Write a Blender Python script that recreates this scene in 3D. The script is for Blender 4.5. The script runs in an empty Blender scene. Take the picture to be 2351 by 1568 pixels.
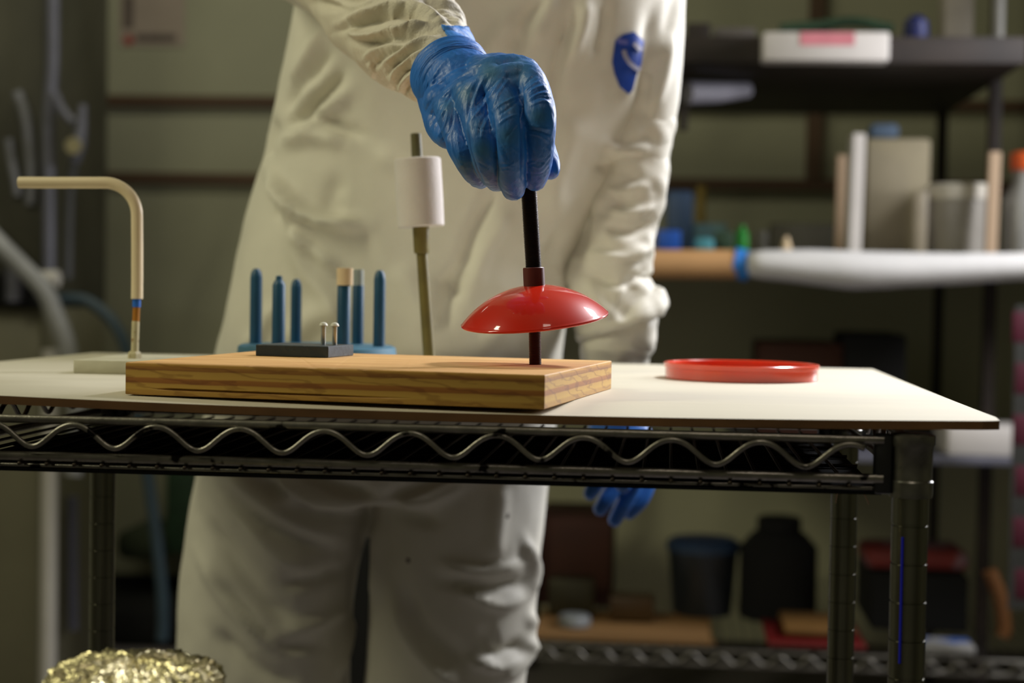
import bpy, bmesh, math, random
import numpy as np
from mathutils import Vector, Matrix, noise
from mathutils.bvhtree import BVHTree
random.seed(7)
S = bpy.context.scene
COL = S.collection
PI = math.pi
W, H, F = 2351, 1568, 3778.57

# ---------------------------------------------------------------- camera
CAM = Vector((.1941, -1.1675, .0990)); yaw, pitch, roll = .0944, -.0333, .0166
cy_, sy_, cp_, sp_ = math.cos(yaw), math.sin(yaw), math.cos(pitch), math.sin(pitch)
FW = Vector((-sy_*cp_, cy_*cp_, sp_)); r0 = Vector((cy_, sy_, 0)); u0 = r0.cross(FW)
cr_, sr_ = math.cos(roll), math.sin(roll)
RT = cr_*r0 + sr_*u0; UP = -sr_*r0 + cr_*u0
cd = bpy.data.cameras.new('camera'); cam = bpy.data.objects.new('camera', cd); COL.objects.link(cam)
M = Matrix((RT, UP, -FW)).transposed().to_4x4(); M.translation = CAM
cam.matrix_world = M
cd.sensor_width = 36; cd.lens = F/W*36; cd.clip_start = .05
cd.dof.use_dof = True; cd.dof.focus_distance = 1.315; cd.dof.aperture_fstop = 4.2; cd.dof.aperture_blades = 9
S.camera = cam

# ---------------------------------------------------------------- light
def srgb(r, g, b):
    f = lambda v: (v/255/12.92 if v/255 <= .04045 else ((v/255+.055)/1.055)**2.4)
    return (f(r), f(g), f(b), 1)
w = bpy.data.worlds.new('world'); S.world = w; w.use_nodes = True
w.node_tree.nodes['Background'].inputs[0].default_value = (.75, .8, .7, 1)
w.node_tree.nodes['Background'].inputs[1].default_value = .01
def area(name, loc, target, sx, sy, power, col):
    l = bpy.data.lights.new(name, 'AREA'); l.shape = 'RECTANGLE'; l.size = sx; l.size_y = sy
    l.energy = power; l.color = col
    o = bpy.data.objects.new(name, l); COL.objects.link(o); o.location = loc
    o.rotation_euler = (Vector(target)-Vector(loc)).to_track_quat('-Z', 'Y').to_euler()
    return o
area('bench_lamp', (.76, .92, .98), (.36, .32, 0), .22, .18, 7, (.97, .96, 1.0)).data.spread = 1.75
area('side_window_lamp', (1.6, 2.0, .75), (.15, .9, .1), .35, .7, 46, (.95, .95, 1.0))
area('ceiling_tube_left', (-1.45, -.15, 1.3), (-.3, .8, .1), .18, 1.0, 17.5, (1.0, .96, .68))
area('ceiling_tube_front', (.35, -.6, 1.85), (.1, .9, .2), .25, .8, 4.0, (1.0, .88, .76))
area('ceiling_tube_back', (-.9, 2.6, 1.85), (-.8, 3.9, -.8), 1.8, .3, 9.5, (1.0, .97, .78))
S.view_settings.view_transform = 'Standard'; S.view_settings.look = 'None'
S.view_settings.gamma = 1; S.view_settings.exposure = 0; S.view_settings.use_curve_mapping = False

# ---------------------------------------------------------------- helpers
def at(px, py, Y):
    d = FW + RT*((px-W/2)/F) - UP*((py-H/2)/F)
    return CAM + d*((Y-CAM.y)/d.y)
def onz(px, py, z):
    d = FW + RT*((px-W/2)/F) - UP*((py-H/2)/F)
    return CAM + d*((z-CAM.z)/d.z)
def proj_np(co):
    d = co - np.array(CAM); z = d @ np.array(FW)
    return W/2 + F*(d @ np.array(RT))/z, H/2 - F*(d @ np.array(UP))/z, z

def mat(name, col, rough=.6, metal=0., var=.12, scale=14., bump=0., bscale=60., coat=0., stretch=(1,1,1), trans=0., sheen=0., spots=None, sub=0.):
    m = bpy.data.materials.new(name); m.use_nodes = True
    nt = m.node_tree; N = nt.nodes; L = nt.links; b = N['Principled BSDF']
    tc = N.new('ShaderNodeTexCoord'); mp = N.new('ShaderNodeMapping'); mp.inputs['Scale'].default_value = stretch
    L.new(tc.outputs['Object'], mp.inputs[0])
    nz = N.new('ShaderNodeTexNoise'); nz.inputs['Scale'].default_value = scale; nz.inputs['Detail'].default_value = 6
    L.new(mp.outputs[0], nz.inputs['Vector'])
    r = N.new('ShaderNodeValToRGB'); c = col
    r.color_ramp.elements[0].position = .3; r.color_ramp.elements[1].position = .7
    r.color_ramp.elements[0].color = tuple(v*(1-var) for v in c[:3])+(1,)
    r.color_ramp.elements[1].color = tuple(min(1, v*(1+var)) for v in c[:3])+(1,)
    L.new(nz.outputs[0], r.inputs[0]); out = r.outputs[0]
    if spots:
        n2 = N.new('ShaderNodeTexNoise'); n2.inputs['Scale'].default_value = spots[1]; n2.inputs['Detail'].default_value = 3
        L.new(mp.outputs[0], n2.inputs['Vector'])
        r2 = N.new('ShaderNodeValToRGB'); r2.color_ramp.elements[0].position = spots[2]; r2.color_ramp.elements[1].position = spots[2]+.05
        L.new(n2.outputs[0], r2.inputs[0])
        mx = N.new('ShaderNodeMix'); mx.data_type = 'RGBA'; L.new(r2.outputs[0], mx.inputs[0]); L.new(out, mx.inputs[6])
        mx.inputs[7].default_value = spots[0]; out = mx.outputs[2]
    L.new(out, b.inputs['Base Color'])
    b.inputs['Roughness'].default_value = rough; b.inputs['Metallic'].default_value = metal
    b.inputs['Coat Weight'].default_value = coat; b.inputs['Coat Roughness'].default_value = .06
    b.inputs['Transmission Weight'].default_value = trans
    if sheen: b.inputs['Sheen Weight'].default_value = sheen
    if sub:
        b.inputs['Subsurface Weight'].default_value = sub; b.inputs['Subsurface Radius'].default_value = (.02, .02, .02); b.inputs['Subsurface Scale'].default_value = .3
    if bump:
        n3 = N.new('ShaderNodeTexNoise'); n3.inputs['Scale'].default_value = bscale; n3.inputs['Detail'].default_value = 5
        L.new(mp.outputs[0], n3.inputs['Vector'])
        bp = N.new('ShaderNodeBump'); bp.inputs['Strength'].default_value = bump; bp.inputs['Distance'].default_value = .002
        L.new(n3.outputs[0], bp.inputs['Height']); L.new(bp.outputs[0], b.inputs['Normal'])
    return m

def link(name, me, m=None, parent=None, smooth=False, auto=None):
    o = bpy.data.objects.new(name, me); COL.objects.link(o)
    if m is not None:
        for x in (m if isinstance(m, (list, tuple)) else [m]): me.materials.append(x)
    if smooth:
        me.polygons.foreach_set('use_smooth', [True]*len(me.polygons))
    if parent is not None: o.parent = parent
    return o
def obj(name, bm, m, parent=None, smooth=False, angle=None):
    me = bpy.data.meshes.new(name)
    bmesh.ops.recalc_face_normals(bm, faces=bm.faces)
    if angle:
        for f in bm.faces: f.smooth = True
        for e in bm.edges:
            if len(e.link_faces) == 2 and e.calc_face_angle(0) > angle: e.smooth = False
    bm.to_mesh(me); bm.free()
    return link(name, me, m, parent, smooth)
def thing(name, label, cat, loc=(0, 0, 0), group=None, rz=0):
    o = bpy.data.objects.new(name, None); COL.objects.link(o); o.location = loc; o.rotation_euler = (0, 0, rz)
    o.empty_display_size = .02
    return tag(o, label, cat, group)
def tag(o, label, cat, group=None):
    o['label'] = label; o['category'] = cat
    if group: o['group'] = group
    return o
def struct(o): o['kind'] = 'structure'; return o
def box(bm, lo, hi, bev=0., seg=2, mtx=None):
    r = bmesh.ops.create_cube(bm, size=1); vs = r['verts']
    c = (Vector(lo)+Vector(hi))/2; d = Vector(hi)-Vector(lo)
    for v in vs: v.co = Vector((v.co.x*d.x, v.co.y*d.y, v.co.z*d.z)) + c
    if bev:
        es = list({e for v in vs for e in v.link_edges})
        rr = bmesh.ops.bevel(bm, geom=es, offset=bev, segments=seg, affect='EDGES', profile=.5)
        vs = list({v for f in rr['faces'] for v in f.verts} | {v for v in vs if v.is_valid})
    if mtx is not None:
        for v in vs: v.co = mtx @ v.co
    return vs
def boxo(name, lo, hi, m, parent=None, bev=.0, mtx=None, smooth=False):
    bm = bmesh.new(); box(bm, lo, hi, bev, 2, mtx)
    return obj(name, bm, m, parent, angle=.6 if bev else None)
def frame(d):
    d = d.normalized(); a = Vector((0, 0, 1)) if abs(d.z) < .95 else Vector((0, 1, 0))
    x = a.cross(d).normalized(); return x, d.cross(x).normalized()
def tube(bm, pts, rad, seg=14, cap=True, flat=1.):
    pts = [Vector(p) for p in pts]; n = len(pts)
    rs = rad if isinstance(rad, (list, tuple)) else [rad]*n
    x = None; rings = []
    for i, p in enumerate(pts):
        t = (pts[min(i+1, n-1)]-pts[max(i-1, 0)]).normalized()
        if x is None: x, y = frame(t)
        else: x = (x - t*x.dot(t)).normalized(); y = t.cross(x)
        rings.append([bm.verts.new(p + (x*math.cos(a)*rs[i] + y*math.sin(a)*rs[i]*flat)) for a in [2*PI*k/seg for k in range(seg)]])
    for a, b in zip(rings, rings[1:]):
        for k in range(seg): bm.faces.new((a[k], a[(k+1) % seg], b[(k+1) % seg], b[k]))
    if cap: bm.faces.new(rings[0][::-1]); bm.faces.new(rings[-1])
    return rings
def spline(pts, n=8):
    P = [Vector(p) for p in pts]; P = [P[0]*2-P[1]]+P+[P[-1]*2-P[-2]]; out = []
    for i in range(1, len(P)-2):
        for k in range(n):
            t = k/n; a, b, c, d = P[i-1], P[i], P[i+1], P[i+2]
            out.append(.5*((2*b)+(-a+c)*t+(2*a-5*b+4*c-d)*t*t+(-a+3*b-3*c+d)*t**3))
    out.append(P[-2]); return out
def lathe(bm, prof, seg=48, mtx=None, cap=True):
    rings = []
    for r, z in prof:
        rings.append([bm.verts.new((r*math.cos(2*PI*k/seg), r*math.sin(2*PI*k/seg), z)) for k in range(seg)] if r > 1e-6 else [bm.verts.new((0, 0, z))])
    for a, b in zip(rings, rings[1:]):
        for k in range(seg):
            if len(a) == 1 and len(b) == 1: break
            if len(a) == 1: bm.faces.new((a[0], b[(k+1) % seg], b[k]))
            elif len(b) == 1: bm.faces.new((a[k], a[(k+1) % seg], b[0]))
            else: bm.faces.new((a[k], a[(k+1) % seg], b[(k+1) % seg], b[k]))
    if cap:
        for rg in (rings[0], rings[-1]):
            if len(rg) > 1: bm.faces.new(rg)
    if mtx is not None:
        for rg in rings:
            for v in rg: v.co = mtx @ v.co
def latheo(name, prof, m, parent=None, seg=48, mtx=None, angle=.6):
    bm = bmesh.new(); lathe(bm, prof, seg, mtx); return obj(name, bm, m, parent, angle=angle)
def tubeo(name, pts, rad, m, parent=None, seg=14, flat=1.):
    bm = bmesh.new(); tube(bm, pts, rad, seg, True, flat); return obj(name, bm, m, parent, angle=1.0)
def axis_mtx(base, top):
    d = (Vector(top)-Vector(base)); q = d.to_track_quat('Z', 'Y'); m_ = q.to_matrix().to_4x4(); m_.translation = Vector(base); return m_
def dup(root, loc, label=None, group=None, rz=None):
    r = root.copy(); COL.objects.link(r); r.location = loc
    if rz is not None: r.rotation_euler = (0, 0, rz)
    if label: r['label'] = label
    if group: r['group'] = group
    for ch in list(root.children):
        c = ch.copy(); COL.objects.link(c); c.parent = r
        for g in list(ch.children):
            d = g.copy(); COL.objects.link(d); d.parent = c
    return r
def copypart(o, parent, loc):
    c = o.copy(); COL.objects.link(c); c.parent = parent; c.location = loc; return c
def remesh(bm, voxel, smooth_it=3):
    me = bpy.data.meshes.new('t'); bmesh.ops.recalc_face_normals(bm, faces=bm.faces); bm.to_mesh(me); bm.free()
    o = bpy.data.objects.new('t', me); COL.objects.link(o)
    md = o.modifiers.new('r', 'REMESH'); md.mode = 'VOXEL'; md.voxel_size = voxel
    if smooth_it:
        s = o.modifiers.new('s', 'SMOOTH'); s.factor = .5; s.iterations = smooth_it
    dg = bpy.context.evaluated_depsgraph_get(); dg.update()
    m2 = bpy.data.meshes.new_from_object(o.evaluated_get(dg))
    bpy.data.objects.remove(o); bpy.data.meshes.remove(me)
    return m2
def get_co(me):
    n = len(me.vertices); a = np.empty(n*3); me.vertices.foreach_get('co', a); b = np.empty(n*3)
    me.vertices.foreach_get('normal', b); return a.reshape(-1, 3), b.reshape(-1, 3)
def set_co(me, co): me.vertices.foreach_set('co', co.ravel()); me.update()
def sstep(x): x = np.clip(x, 0, 1); return x*x*(3-2*x)
# folds: each (polyline in view angles, half width px, height m)
def folds(co, no, strokes, mask=None):
    px, py, z = proj_np(co); vd = np.array(CAM)-co; vd /= np.linalg.norm(vd, axis=1)[:, None]
    face = sstep(((vd*no).sum(1)+.05)/.3); disp = np.zeros(len(co))
    for pl, wd, h in strokes:
        pl = np.array([(p.x, p.y) for p in spline([(a, b, 0) for a, b in pl], 6)])
        seg = np.linalg.norm(np.diff(pl, axis=0), axis=1); tot = seg.sum(); acc = 0
        best = np.full(len(co), 1e9); bt = np.zeros(len(co)); sel = (px > pl[:, 0].min()-4*wd) & (px < pl[:, 0].max()+4*wd) & (py > pl[:, 1].min()-4*wd) & (py < pl[:, 1].max()+4*wd)
        ix = np.where(sel)[0]
        if not len(ix): continue
        X = px[ix]; Yy = py[ix]; be = np.full(len(ix), 1e9); tt = np.zeros(len(ix))
        for i in range(len(pl)-1):
            a, b = pl[i], pl[i+1]; ab = b-a; L2 = max(ab@ab, 1e-6)
            t = np.clip(((X-a[0])*ab[0]+(Yy-a[1])*ab[1])/L2, 0, 1)
            d = np.hypot(X-a[0]-t*ab[0], Yy-a[1]-t*ab[1]); u = d < be
            be[u] = d[u]; tt[u] = (acc+t[u]*seg[i])/tot; acc += seg[i]
        tp = sstep(tt/.25)*sstep((1-tt)/.25)*.85+.15
        disp[ix] += h*np.exp(-(be/wd)**2)*tp
    disp *= face
    if mask is not None: disp *= mask
    return disp
def nz(co, sc, seed=0., octs=3):
    out = np.empty(len(co)); sc = np.array(sc)*np.ones(3); q = co*sc+seed
    for i, p in enumerate(q): out[i] = noise.fractal(p, 1.0, 2.0, octs)
    return out

# ---------------------------------------------------------------- materials
MWALL = mat('painted_wall', srgb(158, 157, 132), .8, var=.07, scale=2.5, bump=.1, bscale=30)
MWALLR = mat('grey_lower_wall', srgb(120, 118, 108), .8, var=.06, scale=2)
MFLOOR = mat('concrete_floor', srgb(120, 114, 115), .5, var=.15, scale=3, bump=.2, bscale=40)
MSTRIP = mat('brown_wood_strip', srgb(82, 60, 40), .7, var=.2, scale=8, stretch=(.2, 1, 1))
MCHROME = mat('dull_chrome_wire', srgb(132, 128, 118), .36, metal=.9, var=.25, scale=60, spots=(srgb(25, 22, 20), 55, .62), bump=.15, bscale=300)
MCHROME2 = mat('dark_chrome_post', srgb(112, 110, 96), .24, metal=.95, var=.2, scale=30, stretch=(1, 1, .25), bump=.05, bscale=80)
MBLKPL = mat('black_collar_plastic', srgb(26, 25, 24), .45, var=.2, scale=90)
MWIREDK = mat('dirty_deck_wire', srgb(70, 62, 52), .45, metal=.8, var=.3, scale=80)
MSUIT = mat('white_coverall_fabric', srgb(214, 210, 195), .62, var=.03, scale=25, bump=.25, bscale=420, sub=.12)
MSUIT2 = mat('white_sleeve_fabric', srgb(210, 203, 184), .6, var=.04, scale=60, bump=.45, bscale=520, stretch=(1, 1, 1), sub=.12)
MSKIN = mat('skin', srgb(196, 150, 125), .5, var=.06, scale=30)
MTAPE = mat('blue_masking_tape', srgb(44, 122, 205), .55, var=.08, scale=60, bump=.3, bscale=300)
MBOARD = mat('white_board_face', srgb(206, 200, 180), .5, var=.035, scale=9, stretch=(.25, 2.2, 1), bump=.05, bscale=90, spots=(srgb(190, 180, 160), 40, .70))
MBEDGE = mat('brown_board_edge', srgb(120, 84, 46), .7, var=.25, scale=60, stretch=(.3, 1, 1))
MRED = mat('glossy_orange_red_enamel', srgb(206, 32, 1), .4, var=.02, scale=20, coat=.9, bump=.004, bscale=20)
MRED.node_tree.nodes['Principled BSDF'].inputs['Specular IOR Level'].default_value = .12
MREDPL = mat('red_translucent_plastic', srgb(222, 74, 44), .22, var=.03, scale=20, coat=.6, sub=.15)
MRODB = mat('black_threaded_rod', srgb(34, 26, 24), .3, metal=.55, var=.3, scale=40)
MRODR = mat('red_stained_thread', srgb(58, 22, 18), .38, metal=.3, var=.3, scale=60)
MCOLR = mat('maroon_collar_paint', srgb(84, 26, 20), .42, var=.1, scale=60)
MFOAM = mat('white_foam', srgb(208, 203, 199), .85, var=.03, scale=60, bump=.25, bscale=300)
MOLIVE = mat('olive_stained_rod', srgb(104, 94, 44), .5, var=.22, scale=28, spots=(srgb(118, 66, 30), 16, .60))
MOLIVE2 = mat('dark_olive_rod', srgb(84, 80, 46), .5, var=.15, scale=40)
MBLUED = mat('blue_dyed_peg', srgb(12, 70, 100), .45, var=.35, scale=16, stretch=(1, 1, .5))
MBLUEB = mat('blue_dyed_disc', srgb(58, 104, 126), .55, var=.15, scale=20)
MCREAM = mat('cream_foam_cap', srgb(214, 190, 152), .7, var=.05)
MPALE = mat('pale_grey_cap', srgb(170, 178, 172), .4, var=.05, trans=.3)
MSLATE = mat('slate_blue_paint', srgb(38, 50, 58), .4, var=.12, scale=70, bump=.3, bscale=150)
MSTEEL = mat('screw_steel', srgb(190, 190, 180), .35, metal=.8, var=.08)
MSCREWH = mat('pale_screw_head', srgb(200, 200, 184), .45, var=.05, scale=300)
MTUBE = mat('cream_plastic_tube', srgb(216, 199, 164), .4, var=.03, scale=20, coat=.2)
MSTEM = mat('cream_speckled_stem', srgb(188, 178, 140), .6, var=.1, scale=120, spots=(srgb(140, 110, 70), 180, .62))
MAMBER = mat('amber_tape', srgb(160, 104, 30), .35, var=.15, scale=60)
MBLUET = mat('blue_tape_band', srgb(20, 96, 190), .5, var=.06)
MWBASE = mat('off_white_base_paint', srgb(190, 186, 162), .6, var=.05, scale=60, bump=.3, bscale=120)
MGREYM = mat('grey_enamel_pipe', srgb(100, 100, 112), .4, var=.1, scale=20)
MLTPOST = mat('light_grey_post', srgb(205, 200, 190), .45, var=.06, scale=8)
MHOSE = mat('grey_hose', srgb(112, 112, 116), .4, var=.15, scale=20)
MBHOSE = mat('blue_grey_hose', srgb(52, 70, 80), .45, var=.15, scale=10)
MDARK = mat('black_plastic', srgb(6, 6, 6), .9, var=.2, scale=20)
MDKMET = mat('dark_olive_panel', srgb(92, 88, 72), .6, var=.15, scale=5)
MBRASS = mat('brass_fitting', srgb(190, 180, 140), .35, metal=.7, var=.1)
MGREEN = mat('dark_green_plastic', srgb(40, 66, 44), .6, var=.25, scale=20)
MKRAFT = mat('kraft_paper', srgb(196, 150, 100), .7, var=.06, scale=10)
MWPAPER = mat('white_film_roll', srgb(216, 214, 212), .45, var=.03, scale=12, bump=.4, bscale=25)
MBROWN = mat('dark_brown_shelf_edge', srgb(38, 28, 20), .6, var=.3, scale=12)
MWHITE = mat('white_plastic', srgb(210, 204, 198), .5, var=.05, scale=12)
MPINK = mat('pink_label', srgb(214, 130, 140), .6, var=.1, scale=30)
MBLUE2 = mat('dim_blue_lid', srgb(14, 50, 100), .5)
MBLUE = mat('blue_plastic', srgb(20, 80, 170), .45, var=.1)
MNAVY = mat('navy_plastic', srgb(16, 28, 90), .5, var=.2)
MTEAL = mat('teal_plastic', srgb(70, 140, 150), .5, var=.2, scale=20)
MGRN = mat('green_label', srgb(26, 130, 40), .5, var=.15)
MYEL = mat('yellow_metal', srgb(150, 125, 40), .5, var=.1)
MWOOD = mat('pale_wood', srgb(178, 152, 124), .65, var=.12, scale=12, stretch=(1, 1, .2))
MBEIGE = mat('beige_block', srgb(156, 146, 120), .75, var=.1, scale=9)
MORANGE = mat('orange_lid', srgb(220, 90, 30), .45, var=.06)
MCARD = mat('shaded_cardboard', srgb(66, 32, 16), .75, var=.2, scale=8)  # darkened to stand in for the dim light low on the rack
MREDBG = mat('dull_red_plastic', srgb(96, 16, 14), .5, var=.12)
MMAG = mat('magenta_cloth', srgb(74, 4, 30), .7, var=.3, scale=12)
MCLEAR = mat('grey_translucent_plastic', srgb(46, 50, 54), .35, var=.15, scale=10, trans=.25)  # bucket colour lowered in place of the shade on the bottom shelf
MPAPERS = mat('pinkish_notice_paper', srgb(160, 146, 132), .8, var=.06, scale=8)
MREDMK = mat('red_marker', srgb(150, 40, 34), .7, var=.1)
MINK = mat('faded_dark_ink', srgb(96, 84, 76), .7, var=.1)
MLOGO = mat('blue_badge_print', srgb(10, 58, 150), .6, var=.08, scale=30)
MLOGOL = mat('pale_badge_lettering', srgb(150, 150, 168), .6, var=.05)
MFOIL = mat('crumpled_gold_foil', srgb(214, 204, 160), .30, metal=1., var=.08, scale=30, bump=.2, bscale=60)

# glove: thin nitrile, greyer where it is stretched over the hand
def glove_mat():
    m = mat('blue_nitrile', srgb(20, 102, 188), .47, var=.16, scale=38, coat=.04)
    nt = m.node_tree; N = nt.nodes; L = nt.links; b = N['Principled BSDF']
    base = b.inputs['Base Color'].links[0].from_socket
    at_ = N.new('ShaderNodeAttribute'); at_.attribute_name = 'stretch'
    mx = N.new('ShaderNodeMix'); mx.data_type = 'RGBA'; L.new(at_.outputs['Fac'], mx.inputs[0]); L.new(base, mx.inputs[6])
    mx.inputs[7].default_value = srgb(58, 112, 146); L.new(mx.outputs[2], b.inputs['Base Color'])
    tc = N.new('ShaderNodeTexCoord'); mp = N.new('ShaderNodeMapping'); mp.inputs['Rotation'].default_value = (0, .5, 0); mp.inputs['Scale'].default_value = (1, 1, .22)
    L.new(tc.outputs['Object'], mp.inputs[0])
    n = N.new('ShaderNodeTexNoise'); n.inputs['Scale'].default_value = 260; n.inputs['Detail'].default_value = 4; n.inputs['Distortion'].default_value = .8
    L.new(mp.outputs[0], n.inputs['Vector'])
    n2 = N.new('ShaderNodeTexNoise'); n2.inputs['Scale'].default_value = 1500; L.new(tc.outputs['Object'], n2.inputs['Vector'])
    ad = N.new('ShaderNodeMath'); ad.operation = 'MULTIPLY_ADD'; ad.inputs[1].default_value = .12; L.new(n2.outputs[0], ad.inputs[0]); L.new(n.outputs[0], ad.inputs[2])
    bp = N.new('ShaderNodeBump'); bp.inputs['Strength'].default_value = .35; bp.inputs['Distance'].default_value = .0012
    L.new(ad.outputs[0], bp.inputs['Height']); L.new(bp.outputs[0], b.inputs['Normal'])
    return m
MGLOVE = glove_mat()
MGLOVE2 = mat('blue_nitrile_far', srgb(40, 100, 180), .4, var=.2, scale=30)

# plywood: plies by height on the cut edges, long grain on the face
def ply_mat():
    m = bpy.data.materials.new('plywood'); m.use_nodes = True; nt = m.node_tree; N = nt.nodes; L = nt.links; b = N['Principled BSDF']
    tc = N.new('ShaderNodeTexCoord'); sx = N.new('ShaderNodeSeparateXYZ'); L.new(tc.outputs['Object'], sx.inputs[0])
    wn = N.new('ShaderNodeTexNoise'); wn.inputs['Scale'].default_value = 22; wn.inputs['Detail'].default_value = 3; L.new(tc.outputs['Object'], wn.inputs['Vector'])
    zz = N.new('ShaderNodeMath'); zz.operation = 'MULTIPLY_ADD'; zz.inputs[1].default_value = .0018; L.new(wn.outputs[0], zz.inputs[0]); L.new(sx.outputs[2], zz.inputs[2])
    dv = N.new('ShaderNodeMath'); dv.operation = 'DIVIDE'; dv.inputs[1].default_value = .0263; L.new(zz.outputs[0], dv.inputs[0])
    cr = N.new('ShaderNodeValToRGB'); e = cr.color_ramp.elements
    stops = [(0, (174, 138, 84)), (.17, (182, 148, 94)), (.22, (196, 166, 112)), (.37, (188, 156, 100)), (.40, (150, 100, 54)), (.52, (164, 112, 62)), (.56, (196, 164, 110)), (.74, (190, 158, 104)), (.77, (150, 106, 60)), (.86, (172, 128, 78)), (.90, (198, 160, 106)), (1., (200, 158, 104))]
    stops = [(p_, (c_[0], int(c_[1]*.94), int(c_[2]*.62))) for p_, c_ in stops]; e[0].position = 0; e[0].color = srgb(*stops[0][1]); e[1].position = 1; e[1].color = srgb(*stops[-1][1])
    for p, c in stops[1:-1]: k = e.new(p); k.color = srgb(*c)
    L.new(dv.outputs[0], cr.inputs[0])
    # ring figure inside plies
    mp = N.new('ShaderNodeMapping'); mp.inputs['Scale'].default_value = (1, 1, 5.5); L.new(tc.outputs['Object'], mp.inputs[0])
    wv = N.new('ShaderNodeTexWave'); wv.wave_type = 'BANDS'; wv.bands_direction = 'DIAGONAL'; wv.inputs['Scale'].default_value = 11; wv.inputs['Distortion'].default_value = 9; wv.inputs['Detail'].default_value = 3; wv.inputs['Detail Scale'].default_value = 1.6
    L.new(mp.outputs[0], wv.inputs['Vector'])
    wr = N.new('ShaderNodeValToRGB'); wr.color_ramp.elements[0].position = .03; wr.color_ramp.elements[0].color = (.5, .38, .24, 1); wr.color_ramp.elements[1].position = .22; wr.color_ramp.elements[1].color = (1, 1, 1, 1)
    L.new(wv.outputs[0], wr.inputs[0])
    ms = N.new('ShaderNodeMix'); ms.data_type = 'RGBA'; ms.blend_type = 'MULTIPLY'; ms.inputs[0].default_value = .5; L.new(cr.outputs[0], ms.inputs[6]); L.new(wr.outputs[0], ms.inputs[7])
    # face
    mp2 = N.new('ShaderNodeMapping'); mp2.inputs['Scale'].default_value = (.16, 1.6, 1); L.new(tc.outputs['Object'], mp2.inputs[0])
    n2 = N.new('ShaderNodeTexNoise'); n2.inputs['Scale'].default_value = 60; n2.inputs['Detail'].default_value = 8; L.new(mp2.outputs[0], n2.inputs['Vector'])
    tr = N.new('ShaderNodeValToRGB'); tr.color_ramp.elements[0].position = .3; tr.color_ramp.elements[0].color = srgb(190, 140, 80); tr.color_ramp.elements[1].position = .65; tr.color_ramp.elements[1].color = srgb(216, 174, 112)
    L.new(n2.outputs[0], tr.inputs[0])
    ge = N.new('ShaderNodeNewGeometry'); sn = N.new('ShaderNodeSeparateXYZ'); L.new(ge.outputs['True Normal'], sn.inputs[0])
    gt = N.new('ShaderNodeMath'); gt.operation = 'GREATER_THAN'; gt.inputs[1].default_value = .7; L.new(sn.outputs[2], gt.inputs[0])
    mx = N.new('ShaderNodeMix'); mx.data_type = 'RGBA'; L.new(gt.outputs[0], mx.inputs[0]); L.new(ms.outputs[2], mx.inputs[6]); L.new(tr.outputs[0], mx.inputs[7])
    L.new(mx.outputs[2], b.inputs['Base Color']); b.inputs['Roughness'].default_value = .6
    bp = N.new('ShaderNodeBump'); bp.inputs['Strength'].default_value = .3; bp.inputs['Distance'].default_value = .001
    L.new(n2.outputs[0], bp.inputs['Height']); L.new(bp.outputs[0], b.inputs['Normal'])
    return m
MPLY = ply_mat()

# ---------------------------------------------------------------- room
ZF, ZC, YW, YB, XL, XR = -1.0, 2.0, 4.1, -3.0, -2.6, 3.0
struct(boxo('floor', (XL-.1, YB-.1, ZF-.1), (XR+.1, YW+.1, ZF), MFLOOR))
struct(boxo('ceiling', (XL-.1, YB-.1, ZC), (XR+.1, YW+.1, ZC+.1), MWALL))
struct(boxo('wall_back', (XL-.1, YW, ZF), (XR+.1, YW+.1, ZC), MWALL))
struct(boxo('wall_front', (XL-.1, YB-.1, ZF), (XR+.1, YB, ZC), MWALL))
struct(boxo('wall_left', (XL-.1, YB, ZF), (XL, YW, ZC), MWALL))
struct(boxo('wall_right', (XR, YB, ZF), (XR+.1, YW, ZC), MWALL))
struct(boxo('baseboard_back', (XL, YW-.03, ZF), (XR, YW, ZF+.13), MDARK))
def strip(n, z, h=.034):
    struct(boxo('trim_%d' % n, (XL, YW-.035, z-h/2), (XR, YW, z+h/2), MSTRIP))
strip(1, at(400, 232, YW-.02).z); strip(2, at(400, 409, YW-.02).z)
a = at(1855, 200, YW-.03); b = at(1890, 200, YW-.03)
struct(boxo('trim_3', (a.x, YW-.04, at(1870, 415, YW).z), (b.x, YW, ZC), MSTRIP))

# ---------------------------------------------------------------- wire cart
cart = thing('wire_cart', 'dirty chrome wire shelf cart with round posts, inverted top shelf carrying the white board', 'cart', (0, .21, ZF))
def cpart(name, bm, m, **k):
    bmesh.ops.translate(bm, verts=bm.verts, vec=-cart.location); return obj(name, bm, m, cart, **k)
PX, PY = .365, .425
def post_bm():
    prof = [(0, 0), (.0127, 0)]; z = .0
    Ht = 1.0-.006
    k = 0
    while z < Ht-.03:
        z += .0268; prof += [(.0127, z-.0012), (.0119, z-.0009), (.0119, z+.0003), (.0127, z+.0006)]
    prof += [(.0127, Ht), (.0105, Ht+.002), (0, Ht+.002)]
    bm = bmesh.new(); lathe(bm, prof, 24); return bm
p0 = obj('post', post_bm(), MCHROME2, cart, angle=.5); p0.location = (PX, -.21, 0)
copypart(p0, cart, (PX, PY-.21, 0)); copypart(p0, cart, (-PX, PY-.21, 0)); copypart(p0, cart, (-PX, -.21, 0))
# collars
c0 = latheo('collar', [(.0129, -.043), (.0148, -.043), (.0154, -.040), (.0154, -.032), (.0146, -.031), (.0148, -.008), (.0160, -.006), (.0160, .0), (.0129, .0015)], mat('dirty_collar_metal', srgb(120, 118, 108), .33, metal=.85, var=.4, scale=60, spots=(srgb(18, 17, 16), 70, .6)), cart, 28)
c0.location = (PX, -.21, 1.0)
for x, y in ((PX, PY), (-PX, PY), (-PX, 0)): copypart(c0, cart, (x, y-.21, 1.0))
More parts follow.
